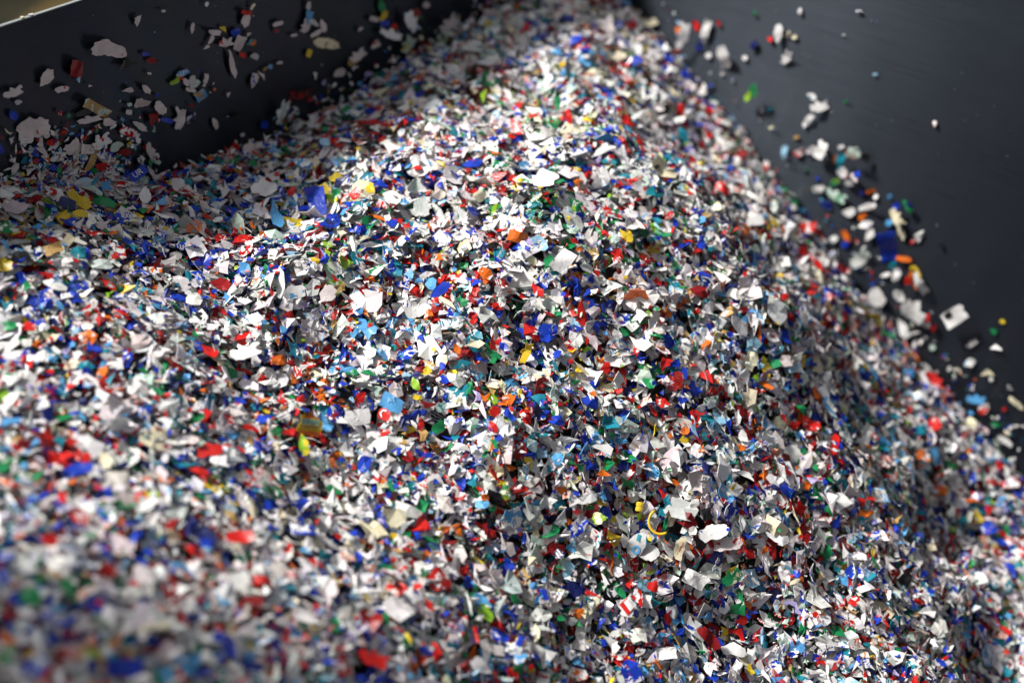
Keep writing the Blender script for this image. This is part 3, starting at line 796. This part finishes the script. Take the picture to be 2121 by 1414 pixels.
# --- the heap ---------------------------------------------------------------
HP = [
 (545, 400, 66, 48, 5, 'W', 'star', 'crumpled white sheet flake catching the sun on the crest near the black wall', dict(crease=.4)),
 (690, 470, 52, 46, 20, 'N', 'shard', 'dark shiny blue crumpled flake beside the creased royal blue shard', dict(pr=('B', .56), crease=.5)),
 (673, 400, 22, 24, 40, 'Y', 'quad', 'golden yellow square flake above the creased royal blue shard'),
 (692, 418, 32, 18, -40, 'Y', 'blade', 'yellow-green flake next to a dark green one', dict(pr=('V', .5))),
 (703, 410, 30, 22, 60, 'E', 'shard', 'dark green flake beside the yellow-green one'),
 (742, 412, 26, 20, 50, 'R', 'quad', 'glossy red square flake on the upper heap'),
 (768, 402, 24, 20, 80, 'Y', 'oval', 'ribbed yellow flake beside the glossy red square', dict(crease=.5)),
 (570, 455, 62, 24, -75, 'L', 'blade', 'long light blue curved flake on the upper heap', dict(bend=.8)),
 (680, 305, 26, 18, 5, 'S', 'oval', 'sky blue oval flake near the heap edge by the black wall'),
 (758, 308, 30, 24, -60, 'K', 'star', 'black jagged flake among white ones on the upper heap'),
 (1075, 498, 44, 26, -12, 'O', 'quad', 'bright orange-red flake in the sunlit middle of the heap'),
 (1135, 545, 30, 22, 80, 'E', 'oval', 'shiny green flake beside a large white one'),
 (1163, 545, 52, 44, 60, 'W', 'quad', 'large bright white flake in full sun, middle of the heap', dict(bend=.3)),
 (865, 645, 56, 40, 20, 'W', 'notch', 'large white three-pointed flake in the middle of the heap'),
 (910, 610, 50, 22, 35, 'B', 'blade', 'blue blade flake pointing up from the three-pointed white one'),
 (1082, 737, 44, 20, 65, 'Y', 'notch', 'yellow twisted flake with a pale tail, middle of the heap'),
 (853, 803, 30, 17, -70, 'V', 'blade', 'lime green flake shaped like a fingernail'),
 (946, 727, 34, 18, -65, 'O', 'shard', 'orange-red torn flake left of the middle of the heap'),
 (1018, 747, 26, 16, 65, 'E', 'shard', 'glossy green leaf-like flake beside white ones'),
 (1026, 862, 30, 26, 30, 'R', 'star', 'red crumpled flake with a yellow speck', dict(pr=('Y', .32))),
 (1054, 868, 30, 14, -40, 'B', 'quad', 'bright blue slanted tile flake beside the red crumpled one'),
 (905, 892, 36, 30, 40, 'E', 'shard', 'dark green jagged flake at the centre of the lower heap'),
 (910, 850, 34, 26, 40, 'M', 'star', 'clear green scratched film flake', dict(pr=('T', .45), alpha=.7)),
 (622, 928, 48, 22, -80, 'Y', 'blade', 'yellow and olive flake under the striped orange one', dict(pr=('V', .48))),
 (664, 886, 42, 28, -30, 'L', 'quad', 'bright blue flake with white swirls beside the striped orange one', dict(pr=('S', .45))),
 (430, 942, 56, 30, 10, 'R', 'lobed', 'wide bright red flake, largest red one in the softly blurred zone'),
 (395, 922, 34, 24, -10, 'P', 'shard', 'pink flake with red specks beside the wide red one', dict(pr=('R', .42))),
 (1668, 880, 44, 28, 5, 'R', 'quad', 'bright red flake with white lettering-like marks below the grey wall', dict(pr=('W', .36))),
 (1900, 946, 46, 26, -30, 'O', 'star', 'orange flake with white patches low by the grey wall', dict(pr=('W', .4))),
 (1240, 985, 34, 20, -15, 'O', 'tri', 'orange arrow-like flake on the lower slope'),
 (1285, 1085, 8, 8, 0, 'B', 'oval', 'tiny blue bead flake left of the yellow hook'),
 (1530, 985, 50, 24, -35, 'W', 'tri', 'sharp white wedge flake on the slope toward the grey wall'),
 (160, 425, 58, 26, -30, 'Y', 'strip', 'bent golden yellow strip in the shade by the black wall', dict(bend=.7)),
 (166, 455, 46, 18, -10, 'Y', 'oval', 'yellow lower half of the bent golden strip'),
 (213, 430, 50, 15, -12, 'E', 'strip', 'bright green bar flake beside the bent golden strip'),
 (300, 418, 40, 26, 80, 'W', 'oval', 'rounded white flake lying in the shade edge by the black wall'),
 (135, 433, 38, 22, -20, 'N', 'quad', 'navy flake tucked beside the bent golden strip'),
 (72, 425, 44, 24, 20, 'D', 'shard', 'dark red flake at the wall foot beside the navy one'),
 (110, 525, 40, 28, 30, 'A', 'quad', 'tan card-like flake below the navy one'),
 (490, 1122, 58, 30, 5, 'R', 'lobed', 'blurred red flake in two lobes on the near slope'),
 (213, 965, 46, 32, -60, 'C', 'shard', 'blurred cream flake on the near slope'),
 (155, 985, 70, 28, 15, 'B', 'lobed', 'large blurred royal blue flake on the near slope'),
 (100, 1130, 46, 36, -10, 'R', 'shard', 'blurred red flake in the dark near corner'),
 (300, 1055, 56, 40, 30, 'W', 'notch', 'blurred white arrow-like flake on the near slope'),
 (440, 1330, 54, 44, 10, 'B', 'shard', 'blurred white and blue flake at the bottom of the heap in view', dict(pr=('W', .55))),
 (250, 1395, 74, 44, 5, 'B', 'quad', 'large dark blue blurred flake at the bottom edge'),
 (130, 1375, 60, 54, 40, 'D', 'oval', 'blurred dull red round flake at the bottom near corner'),
 (765, 1370, 66, 36, -20, 'R', 'notch', 'blurred bright red forked flake at the bottom edge'),
 (1250, 765, 34, 26, 60, 'R', 'shard', 'translucent rose red flake with a white curl print', dict(pr=('W', .34))),
 (1070, 278, 36, 20, -45, 'R', 'oval', 'blurred scarlet flake in the sun on the far crest'),
 (1157, 226, 32, 14, 85, 'E', 'blade', 'blurred dark green leaf flake on the far crest'),
 (1182, 252, 40, 14, -80, 'R', 'oval', 'blurred tall red flake beside the dark green leaf'),
 (1000, 208, 32, 18, 60, 'V', 'tri', 'blurred lime wedge flake on the far crest'),
 (1655, 478, 52, 26, 15, 'R', 'lobed', 'red flake with white marks at the heap edge by the grey wall', dict(pr=('W', .4))),
 (1490, 397, 34, 18, -40, 'R', 'strip', 'blurred coral red strip near the upper heap edge'),
 (1335, 1150, 56, 40, -10, 'G', 'oval', 'pale grey rounded flake beside the blue ring print'),
 (1400, 1140, 50, 22, 75, 'C', 'strip', 'white strip with orange and green print under the yellow hook', dict(pr=('O', .45))),
 (1430, 1200, 56, 34, -20, 'W', 'quad', 'white curled sheet below the fanned stack of white flakes'),
 (1470, 1100, 62, 34, 15, 'W', 'lobed', 'top flake of the fanned stack of white flakes', dict(pr=('B', .32))),
 (1500, 1125, 62, 28, 10, 'P', 'lobed', 'second flake of the fanned stack of white flakes', dict(pr=('R', .36))),
 (1510, 1190, 48, 32, 35, 'E', 'notch', 'green and cream film flake beside the white curled sheet', dict(pr=('C', .5))),
 (1460, 1325, 62, 26, -48, 'D', 'strip', 'dark red bar flake at the lower heap with a shiny edge'),
 (1370, 1355, 44, 30, 10, 'W', 'quad', 'white squarish flake near the bottom edge beside dark gaps'),
 (1510, 1350, 60, 38, -15, 'W', 'star', 'ragged white flake near the bottom edge beside the dark red bar'),
 (1345, 1215, 34, 26, -50, 'R', 'shard', 'red flake above the white flower-like one'),
 (860, 395, 44, 36, 30, 'M', 'star', 'crumpled mint-white film on the sunlit crest', dict(crease=.5, pr=('W', .5))),
 (870, 440, 50, 40, 10, 'W', 'star', 'balled white film with green tint on the sunlit crest', dict(crease=.6, pr=('M', .48))),
 (990, 415, 34, 30, 40, 'C', 'shard', 'pale yellow round flake on the sunlit crest'),
 (1125, 385, 64, 50, -10, 'W', 'star', 'largest white crumpled sheet on the sunlit crest'),
 (1050, 260, 40, 24, -20, 'W', 'shard', 'blurred white fold on the far crest'),
 (1245, 320, 56, 28, 20, 'W', 'tri', 'blurred white sail-shaped flake behind the sunlit crest'),
 (735, 870, 54, 38, 15, 'W', 'quad', 'white four-cornered sheet left of the printed blue film'),
 (500, 735, 66, 34, 12, 'W', 'notch', 'white jagged sheet on the shaded shoulder of the heap'),
 (605, 610, 48, 34, 20, 'W', 'lobed', 'white flake with a sky blue square print', dict(pr=('L', .38))),
 (675, 610, 52, 40, 40, 'P', 'star', 'fan-like pinkish white flake beside the one with a sky blue square'),
 (1555, 465, 36, 22, 20, 'G', 'quad', 'blurred grey flake near the upper heap edge'),
]

print_specs = {}
for tab, where in ((SH, 'shade'), (SU, 'sun'), (HP, 'heap')):
    for row in tab:
        kw = row[8] if len(row) > 8 else {}
        single(*row[:8], where, **kw)

# flakes with a print or shape of their own
o, L, Wd, f = single(652, 425, 64, 44, -72, 'B', 'quad', 'creased royal blue shard, largest blue flake on the upper heap', 'heap', bend=.2, crease=.35)
patch(o, 'white_mark', f, [(L * .12, -Wd * .30), (L * .24, -Wd * .30), (L * .24, -Wd * .16), (L * .12, -Wd * .16)], 'W')

o, L, Wd, f = single(1991, 643, 52, 40, 42, 'W', 'quad', 'white flake with a black corner standing off the wall over a dark shadow', 'sun', stand=.022, tilt=.06)
patch(o, 'black_corner', f, [(-L * .30, Wd * .43), (-L * .30, Wd * .16), (-L * .02, Wd * .08), (L * .08, Wd * .28), (L * .02, Wd * .44)], 'K', .0008)

o, L, Wd, f = single(810, 837, 52, 34, -22, 'L', 'quad', 'bright light blue film flake with pale letters, lower middle of the heap', 'heap', bend=.1, crease=0)
lettering(o, f, 'AT', Wd * .42, -L * .05, Wd * .12, math.radians(35), 'S')
o, L, Wd, f = single(956, 760, 42, 26, 8, 'T', 'tri', 'teal triangle flake with a pale letter A', 'heap', bend=.1, crease=0)
lettering(o, f, 'A', Wd * .42, -L * .02, -Wd * .02, math.radians(-8), 'M')
o, L, Wd, f = single(283, 372, 44, 24, 38, 'B', 'quad', 'blue and white lettered flake at the foot of the black wall', 'heap', bend=.1, crease=0)
lettering(o, f, 'UR', Wd * .72, 0, 0, math.radians(-4), 'W')
o, L, Wd, f = single(795, 862, 32, 30, 40, 'R', 'oval', 'red round flake with a white loop print under the lettered blue film', 'heap', bend=.1, crease=0)
for a0, a1 in ((.2, 1.2), (1.2, 2.2), (2.2, 3.4)):
    ra, rb = L * .32, L * .22
    patch(o, 'loop_print', f, [(ra * math.cos(a0), ra * math.sin(a0)), (ra * math.cos(a1), ra * math.sin(a1)), (rb * math.cos(a1), rb * math.sin(a1)), (rb * math.cos(a0), rb * math.sin(a0))], 'W', .0006)

o, L, Wd, f = single(633, 890, 46, 44, -6, 'Y', 'quad', 'striped flake in yellow, green and orange bands', 'heap', bend=.15, crease=0)
for k, (key, y0, y1) in enumerate((('O', -.46, -.24), ('A', -.10, -.02), ('M', .06, .12), ('E', .12, .17), ('M', .17, .22), ('E', .22, .27), ('M', .27, .32), ('O', .38, .44))):
    patch(o, 'stripe', f, [(-L * .42, Wd * y0), (0, Wd * y0), (L * .42, Wd * y0), (L * .42, Wd * y1), (0, Wd * y1), (-L * .42, Wd * y1)], key, .0005)

o, L, Wd, f = single(1308, 1133, 62, 40, 62, 'G', 'oval', 'grey film flake with a round blue ring print', 'heap', bend=.1, crease=0)
for k in range(10):
    a0, a1 = k * .6283, (k + 1) * .6283
    cx, cy = -L * .16, -Wd * .12
    ra, rb = Wd * .24, Wd * .12
    patch(o, 'ring_print', f, [(cx + ra * math.cos(a0), cy + ra * math.sin(a0)), (cx + ra * math.cos(a1), cy + ra * math.sin(a1)),
                               (cx + rb * math.cos(a1), cy + rb * math.sin(a1)), (cx + rb * math.cos(a0), cy + rb * math.sin(a0))], 'L', .0006)
patch(o, 'blue_band', f, [(L * .12, -Wd * .1), (L * .36, Wd * .0), (L * .36, Wd * .2), (L * .14, Wd * .12)], 'T', .0006)

o, L, Wd, f = single(1286, 1258, 58, 52, -50, 'W', 'star', 'white flower-like flake with a red diamond patch on the lower heap', 'heap', bend=.3, crease=.1, stand=.010)
patch(o, 'red_patch', f, [(-L * .24, -Wd * .2), (L * .26, -Wd * .24), (L * .22, Wd * .16), (-L * .26, Wd * .2)], 'R', .0006)
patch(o, 'white_diamond', f, [(-L * .2, -Wd * .02), (L * .2, -Wd * .06), (L * .18, Wd * .18), (-L * .22, Wd * .2)], 'W', .0010)

o, L, Wd, f = single(1232, 1075, 40, 34, -18, 'C', 'star', 'pale lime patterned film flake with four points', 'heap', pr=('V', .48), bend=.1)

P = hit_heap(1368, 1080); n0 = slope_normal(P[0:1], P[1:2])[0]; view = (CAM - P) / np.linalg.norm(CAM - P)
sc_ = project(P)[2] / FPX
V_, F_ = tube_arc('hook', 24 * sc_, 2.9 * sc_, math.radians(118), math.radians(300), 'Y')
hook = mesh_object('plastic_ring_piece', V_, F_, ink_material('glossy_yellow', (0.74, 0.47, 0.02)))
hook.matrix_world = Matrix.Translation(Vector(P + view * .014)) @ frame_for(view * .8 + n0 * .4, 0).to_4x4()
hook['label'] = 'yellow hook-shaped broken ring lying over white flakes'; hook['category'] = 'plastic ring'
LABELS.add(hook['label']); HERO_PX.append((1368, 1080, 20, 22, 0, project(P)[2] - .022, 'heap'))
for pl in hook.data.polygons: pl.use_smooth = True

def pellet(px, py, w, h, ang, key, label):
    """a short ribbed bar broken off a rigid part"""
    P = hit_heap(px, py); n0 = slope_normal(P[0:1], P[1:2])[0]; view = (CAM - P) / np.linalg.norm(CAM - P)
    s = project(P)[2] / FPX
    V, F = [], []
    prof = [(-.5, .36), (-.42, .5), (-.08, .5), (0, .40), (.08, .5), (.42, .5), (.5, .36)]
    for t, rr in prof:
        for j in range(10):
            b = 2 * math.pi * j / 10
            q = 1 / max(abs(math.cos(b)), abs(math.sin(b))) ** .8
            V.append((t * w * s, rr * h * s * math.cos(b) * q, .6 * rr * h * s * math.sin(b) * q))
    for i in range(len(prof) - 1):
        for j in range(10):
            F.append((i * 10 + j, i * 10 + (j + 1) % 10, (i + 1) * 10 + (j + 1) % 10, (i + 1) * 10 + j))
    F.append(tuple(reversed(range(10)))); F.append(tuple((len(prof) - 1) * 10 + j for j in range(10)))
    o = mesh_object('plastic_bar_piece', V, F, ink_material('glossy_' + WORD[key].replace(' ', '_'), PAL[key]))
    o.matrix_world = Matrix.Translation(Vector(P + view * .012)) @ frame_for(view * .7 + n0 * .5, math.radians(ang)).to_4x4()
    o['label'], o['category'] = label, 'plastic piece'
    LABELS.add(label); HERO_PX.append((px, py, w * .5, h * .5, math.radians(ang), project(P)[2], 'heap'))
pellet(1324, 1049, 20, 14, 80, 'Y', 'small yellow two-ribbed block near the yellow hook')

# small scraps lying on the rim
for k, (px, py, w, lab) in enumerate(((70, 33, 11, 'larger white scrap resting on the bin rim'), (52, 39, 10, 'smaller cream scrap resting on the bin rim'))):
    d = ray(px, py); s = (RIM + .0022 - CAM[2]) / d[2]; P = CAM + d * s
    p_, q_ = pq(P[0], P[1]); xy = world_xy(p_, -.002)
    P = np.array([xy[0], xy[1], RIM + .0025])
    r = np.random.default_rng(k)
    me, f, z0 = flake_mesh('plastic_flake', np.diag([w * .57 / FPX, 2.9 / FPX]), 'shard', PAL['W' if k == 0 else 'C'], PAL['W'], 0, .3, 0, r, thick=.0012)
    place(me, P, frame_for(np.array([.1, -.35, .9]), .33), lab, 'scraps on the bin rim')
    LABELS.add(lab)

# further large flakes over the heap, each named by the marked flake it lies next to
MARK = []
for px, py, nm in ((430, 942, 'wide bright red flake'), (155, 985, 'large blurred royal blue flake'), (490, 1122, 'two-lobed red flake'),
                   (300, 1055, 'blurred white arrow-like flake'), (250, 1395, 'large dark blue flake at the bottom edge'),
                   (440, 1330, 'blurred white and blue flake'), (765, 1370, 'bright red forked flake'), (1286, 1258, 'white flower-like flake'),
                   (633, 890, 'striped yellow and orange flake'), (810, 837, 'lettered blue film'), (1368, 1080, 'yellow hook'),
                   (1308, 1133, 'blue ring print'), (1460, 1325, 'dark red bar flake'), (865, 645, 'white three-pointed flake'),
                   (1163, 545, 'large bright white flake'), (1075, 498, 'orange-red flake in the sun'), (545, 400, 'crumpled white sheet by the black wall'),
                   (652, 425, 'creased royal blue shard'), (160, 430, 'bent golden strip'), (1668, 880, 'red flake with white marks'),
                   (1900, 946, 'orange flake with white patches'), (1530, 985, 'sharp white wedge'), (1125, 385, 'crumpled sheet on the sunlit crest'),
                   (1082, 737, 'yellow twisted flake'), (905, 892, 'dark green jagged flake'), (500, 735, 'white jagged sheet'),
                   (100, 1130, 'red flake in the dark near corner'), (1250, 765, 'rose red flake'), (1240, 985, 'orange arrow-like flake')):
    MARK.append((px, py, nm))
SHAPE_WORD = {'tri': 'three-cornered', 'quad': 'four-cornered', 'strip': 'strip-like', 'blade': 'blade-like', 'oval': 'rounded',
              'lobed': 'lobed', 'notch': 'notched', 'star': 'ragged', 'shard': 'angular'}
N_TOTAL = 300
tries = 0
r_auto = np.random.default_rng(77)
while len(LABELS) < N_TOTAL and tries < 20000:
    tries += 1
    px, py = r_auto.uniform(10, 2100), r_auto.uniform(380, 1405)
    if r_auto.random() > (1.15 - .75 * px / PW) * (.25 + .75 * (py / PH) ** 1.5): continue
    if py < 380 + (px - 1500) * 1.05: continue
    if px < 620 and py < 480: continue
    if any((px - h[0]) ** 2 + (py - h[1]) ** 2 < (h[2] + 38) ** 2 for h in HERO_PX): continue
    near = 1 + .75 * max(0, (700 - px) / 700) * max(0, (py - 600) / 800)
    w = r_auto.uniform(44, 58) * near; h = w * r_auto.uniform(.5, .85)
    key = r_auto.choice(STUFF_KEYS, p=STUFF_W); shape = r_auto.choice(list(SHAPE_WORD))
    if shape in ('strip', 'blade'): h *= .55
    pr = None
    if key in 'WGPC' and r_auto.random() < .45:
        pk = r_auto.choice(PRINT_KEYS, p=PRINT_W); pr = (pk, r_auto.uniform(.42, .52))
    m = min(MARK, key=lambda t: (t[0] - px) ** 2 + (t[1] - py) ** 2)
    dx, dy = px - m[0], py - m[1]
    dist = 'just ' if math.hypot(dx, dy) < 110 else 'some way '
    rel = ('below' if dy > 0 else 'above') if abs(dy) > abs(dx) else ('right of' if dx > 0 else 'left of')
    label = f"{WORD[key]} {SHAPE_WORD[shape]} flake" + (f" printed {WORD[pr[0]]}" if pr else '') + f" {dist}{rel} the {m[2]}"
    if label in LABELS or len(label.split()) > 16: continue
    single(px, py, w, h, r_auto.uniform(0, 180), key, shape, label, 'heap', pr=pr)

# ------------------------------------------------------------------ the rest of the shredded plastic, one heap
def heap():
    parts = []
    def scatter(n, size_lo, size_hi, pr, qr, zlo, zhi):
        p = rng.uniform(*pr, n); q = rng.uniform(*qr, n)
        x = CORNER[0] + EP[0] * p + EQ[0] * q; y = CORNER[1] + EP[1] * p + EQ[1] * q
        z = height(x, y)
        nn = slope_normal(x, y)
        a = np.exp(rng.normal(math.log(math.sqrt(size_lo * size_hi)), .35, n)); a = np.clip(a, size_lo * .5, size_hi * 1.25)
        off = rng.uniform(zlo, zhi, n)
        pos = np.stack([x, y, z], -1) + nn * off[:, None]
        d = nn + rng.normal(0, 1, (n, 3)) * rng.choice([.14, .30, .7], n, p=[.48, .36, .16])[:, None]
        d /= np.linalg.norm(d, axis=1, keepdims=True)
        return pos, d, a
    parts.append(scatter(42000, .0124, .0240, (0.004, 1.15), (0.004, .85), -.012, .0035))
    parts.append(scatter(16000, .0130, .0240, (0.004, 1.15), (0.004, .85), -.030, -.010))
    parts.append(scatter(10000, .0055, .009, (0.004, 1.1), (0.004, .8), -.004, .0050))
    parts.append(scatter(7000, .016, .028, (0.004, P_LEN - .004), (.85, Q_LEN - .004), -.015, .003))
    parts.append(scatter(3000, .016, .028, (1.15, P_LEN - .004), (0.004, .85), -.015, .003))
    # the clinging drift at the foot of the shaded wall and small bits stuck to both walls
    def on_wall(px, py, which, a, tl):
        P = np.array([hit_wall(u, v, which) for u, v in zip(px, py)])
        n0 = np.array([*(EQ if which == 'shade' else EP), 0])
        d = n0 + rng.normal(0, tl, (len(px), 3)); d /= np.linalg.norm(d, axis=1, keepdims=True)
        return P + n0 * rng.uniform(.0015, .006, (len(px), 1)), d, a
    n = 1150
    py = 402 - np.abs(rng.normal(0, 1, n)) * 64; px = rng.normal(165, 90, n)
    ok = (px < 325) & (py > 215) & (px > -60); px, py = px[ok], py[ok]
    parts.append(on_wall(px, py, 'shade', rng.uniform(.0040, .0115, len(px)), .3))
    n = 220
    t = rng.uniform(0, 1, n); px = 560 + 520 * t; py = 285 - 290 * t - np.abs(rng.normal(0, 26, n))
    parts.append(on_wall(px, py, 'shade', rng.uniform(.003, .009, n), .3))
    n = 150
    t = rng.uniform(0, 1, n) ** .8; sx = np.interp(t, [0, .3, .6, 1], [1370, 1600, 1810, 2115]); sy = np.interp(t, [0, .3, .6, 1], [20, 295, 590, 935])
    px = sx + np.abs(rng.normal(0, 1, n)) ** 1.3 * 15; py = sy - rng.uniform(-8, 30, n)
    parts.append(on_wall(px, py, 'sun', rng.uniform(.0025, .009, n), .45))
    px = rng.uniform(1550, 2121, 46); py = rng.uniform(0, 700, 46)
    parts.append(on_wall(px, py, 'sun', rng.uniform(.0006, .0014, 46), .2))
    px = rng.uniform(150, 1000, 40); py = rng.uniform(30, 330, 40)
    ok = py < 330 - (px - 300) * .38; px, py = px[ok], py[ok]
    parts.append(on_wall(px, py, 'shade', rng.uniform(.001, .003, len(px)), .2))

    pos = np.concatenate([p[0] for p in parts]); nrm = np.concatenate([p[1] for p in parts]); size = np.concatenate([p[2] for p in parts])
        # keep loose flakes from burying the single ones
    rel = pos - CAM; dep = rel @ FWD
    sx = PW / 2 + (rel @ RGT) / dep * FPX; sy = PH / 2 - (rel @ UPV) / dep * FPX
    keep = np.ones(len(pos), bool)
    for hx, hy, hw, hh, ha, hd, where in HERO_PX:
        dx, dy = sx - hx, -(sy - hy)
        u = dx * math.cos(ha) + dy * math.sin(ha); v = -dx * math.sin(ha) + dy * math.cos(ha)
        inside = (u / (hw * .95 + 5)) ** 2 + (v / (hh * .95 + 5)) ** 2 < 1
        keep &= ~(inside & (dep < hd + (.012 if where == 'heap' else .004)) & (dep > hd - .12))
    # nothing pokes through the bin walls
    p_, q_ = pq(pos[:, 0], pos[:, 1])
    far_edge = np.minimum(np.minimum(p_, P_LEN - p_), np.minimum(q_, Q_LEN - q_))
    keep &= far_edge > .001
    # apparent size never beyond the singled-out ones
    size = np.minimum(size, np.where((dep > .3) & (sx > -50) & (sx < PW + 50) & (sy > -50) & (sy < PH + 50), 64 * dep / FPX, 1))
    pos, nrm, size = pos[keep], nrm[keep], size[keep]
    N = len(pos)
    keys = rng.choice(len(STUFF_KEYS), N, p=STUFF_W)
    # bits of one torn container tend to lie together
    for cell, share in ((.032, .16), (.075, .08)):
        ij = np.floor((pos + rng.normal(0, cell * .22, pos.shape)) / cell).astype(np.int64)
        hsh = (ij[:, 0] * 73856093 ^ ij[:, 1] * 19349663 ^ ij[:, 2] * 83492791) % 4099
        pick = rng.choice(len(STUFF_KEYS), 4099, p=STUFF_W)[hsh]
        keys = np.where(rng.random(N) < share, pick, keys)
    pale = np.isin(keys, [STUFF_KEYS.index(k) for k in 'WGPCM'])
    size = size * np.where(pale, 1.1, .86) * np.interp(dep[keep], [.75, 1.12], [1.6, 1.0])
    # frames
    ref = rng.normal(0, 1, (N, 3)); xa = ref - nrm * (ref * nrm).sum(1, keepdims=True); xa /= np.linalg.norm(xa, axis=1, keepdims=True)
    ya = np.cross(nrm, xa)
    # torn four- and three-cornered shards with broken edges, and some rounder scraps
    K = 8
    half = size[:, None] * .5
    kind = rng.random(N)
    asp = np.clip(rng.normal(.74, .2, N), .25, 1); asp[kind > .9] *= .45
    ca = np.arange(4)[None] * (math.pi / 2) + rng.uniform(-.55, .55, (N, 4)); cr_ = rng.uniform(.55, 1.15, (N, 4))
    cx, cy = np.cos(ca) * cr_, np.sin(ca) * cr_
    tri = kind < .3
    cx[tri, 3] = (cx[tri, 0] + cx[tri, 2]) / 2 + rng.normal(0, .1, tri.sum()); cy[tri, 3] = (cy[tri, 0] + cy[tri, 2]) / 2 + rng.normal(0, .1, tri.sum())
    nx, ny = np.roll(cx, -1, 1), np.roll(cy, -1, 1)
    t_ = rng.uniform(.3, .7, (N, 4)); j_ = rng.normal(0, .15, (N, 4)) + np.where(rng.random((N, 4)) < .2, .3, 0)
    X = np.empty((N, K)); Y = np.empty((N, K))
    X[:, 0::2], Y[:, 0::2] = cx, cy
    X[:, 1::2] = cx + (nx - cx) * t_ - (ny - cy) * j_; Y[:, 1::2] = cy + (ny - cy) * t_ + (nx - cx) * j_
    rd = kind > .72
    ra = np.arange(K)[None] * (2 * math.pi / K) + rng.uniform(-.3, .3, (N, K)); rr = rng.uniform(.6, 1.05, (N, K))
    X[rd], Y[rd] = (np.cos(ra) * rr)[rd], (np.sin(ra) * rr)[rd]
    X *= half; Y *= half * asp[:, None]
    X = np.concatenate([X, rng.uniform(-.12, .12, (N, 1)) * half], 1); Y = np.concatenate([Y, rng.uniform(-.12, .12, (N, 1)) * half * asp[:, None]], 1)
    k1 = rng.normal(0, .3, N)[:, None] / half; k2 = rng.normal(0, .25, N)[:, None] / half
    cr = np.where(rng.random(N) < .35, rng.normal(0, .35, N), 0)[:, None]; ct = rng.uniform(0, 3.14, N)[:, None]
    Z = k1 * X * X + k2 * X * Y + cr * np.abs(X * np.cos(ct) + Y * np.sin(ct)) + rng.normal(0, .05, X.shape) * half
    Z = np.clip(Z, -.8 * half, .8 * half); Z -= Z.mean(1, keepdims=True)
    th = .00045
    lt = np.stack([X, Y, Z], -1); lb = lt.copy(); lb[:, :, 2] -= th
    loc = np.concatenate([lt, lb], 1)                                  # N, 16, 3
    Rm = np.stack([xa, ya, nrm], -1)                                   # columns are the axes
    W = np.einsum('nij,nkj->nki', Rm, loc) + pos[:, None]
    # clamp to the inside of the bin
    pp, qq = pq(W[..., 0], W[..., 1])
    for val, ax, lim in ((pp, EP, P_LEN), (qq, EQ, Q_LEN)):
        push = np.clip(val, .0008, lim - .0008) - val
        W[..., 0] += push * ax[0]; W[..., 1] += push * ax[1]
    M = 2 * (K + 1)
    f = []
    for i in range(K):
        j = (i + 1) % K
        f += [(i, j, K), (K + 1 + j, K + 1 + i, M - 1), (j, i, K + 1 + i), (j, K + 1 + i, K + 1 + j)]
    f = np.array(f)
    tris = (f[None] + (np.arange(N) * M)[:, None, None]).reshape(-1, 3)
    # colours
    base = np.array([PAL[k] for k in STUFF_KEYS])[keys] * rng.uniform(.86, 1.06, (N, 1)) * (1 + rng.normal(0, .03, (N, 3)))
    base = np.clip(base, .006, .84)
    pk = rng.choice(len(PRINT_KEYS), N, p=PRINT_W)
    ptint = np.array([PAL[k] for k in PRINT_KEYS])[pk]
    cover = np.where(pale, np.where(rng.random(N) < .34, rng.uniform(.38, .58, N), 0), np.where(rng.random(N) < .22, rng.uniform(.35, .5, N), 0))
    ptint[~pale] = PAL['W']
    alpha = np.where(rng.random(N) < .04, .45, 1.0)
    # deep core closes the gaps; its dark tint paints in their shade
    gp, gq = np.meshgrid(np.linspace(.001, P_LEN - .001, 90), np.linspace(.001, Q_LEN - .001, 110), indexing='ij')
    gx = CORNER[0] + EP[0] * gp + EQ[0] * gq; gy = CORNER[1] + EP[1] * gp + EQ[1] * gq
    gz = height(gx.ravel(), gy.ravel()) - .030
    core = np.stack([gx.ravel(), gy.ravel(), gz], -1)
    idx = np.arange(90 * 110).reshape(90, 110) + N * M
    a, b, c, d = idx[:-1, :-1].ravel(), idx[1:, :-1].ravel(), idx[1:, 1:].ravel(), idx[:-1, 1:].ravel()
    tris = np.concatenate([tris, np.stack([a, b, c], -1), np.stack([a, c, d], -1)])
    V = np.concatenate([W.reshape(-1, 3), core])
    me = bpy.data.meshes.new('shredded_plastic_heap')
    me.vertices.add(len(V)); me.vertices.foreach_set('co', V.astype(np.float32).ravel())
    me.loops.add(len(tris) * 3); me.loops.foreach_set('vertex_index', tris.astype(np.int32).ravel())
    me.polygons.add(len(tris)); me.polygons.foreach_set('loop_start', np.arange(len(tris), dtype=np.int32) * 3)
    me.update(calc_edges=True)
    me.shade_flat()
    nc = len(core)
    def attr(name, typ, field, arr):
        t = me.attributes.new(name, typ, 'POINT'); t.data.foreach_set(field, arr.astype(np.float32).ravel())
    attr('tint', 'FLOAT_COLOR', 'color', np.concatenate([np.repeat(np.column_stack([base, alpha]), M, 0), np.tile([.04, .04, .045, 1], (nc, 1))]))
    attr('print_tint', 'FLOAT_COLOR', 'color', np.concatenate([np.repeat(np.column_stack([ptint, cover]), M, 0), np.tile([.1, .02, .02, .4], (nc, 1))]))
    lo = loc + rng.uniform(-40, 40, (N, 1, 3))
    attr('local', 'FLOAT_VECTOR', 'vector', np.concatenate([lo.reshape(-1, 3), core]))
    me.materials.append(MAT_FLAKE)
    o = bpy.data.objects.new('shredded_plastic_heap', me)
    COL.objects.link(o)
    o['kind'] = 'stuff'
    o['label'] = 'deep heap of small multicoloured shredded plastic flakes filling the bin'
    o['category'] = 'plastic heap'
    print('flakes in heap', N, 'tris', len(tris), 'single', len(LABELS))
heap()
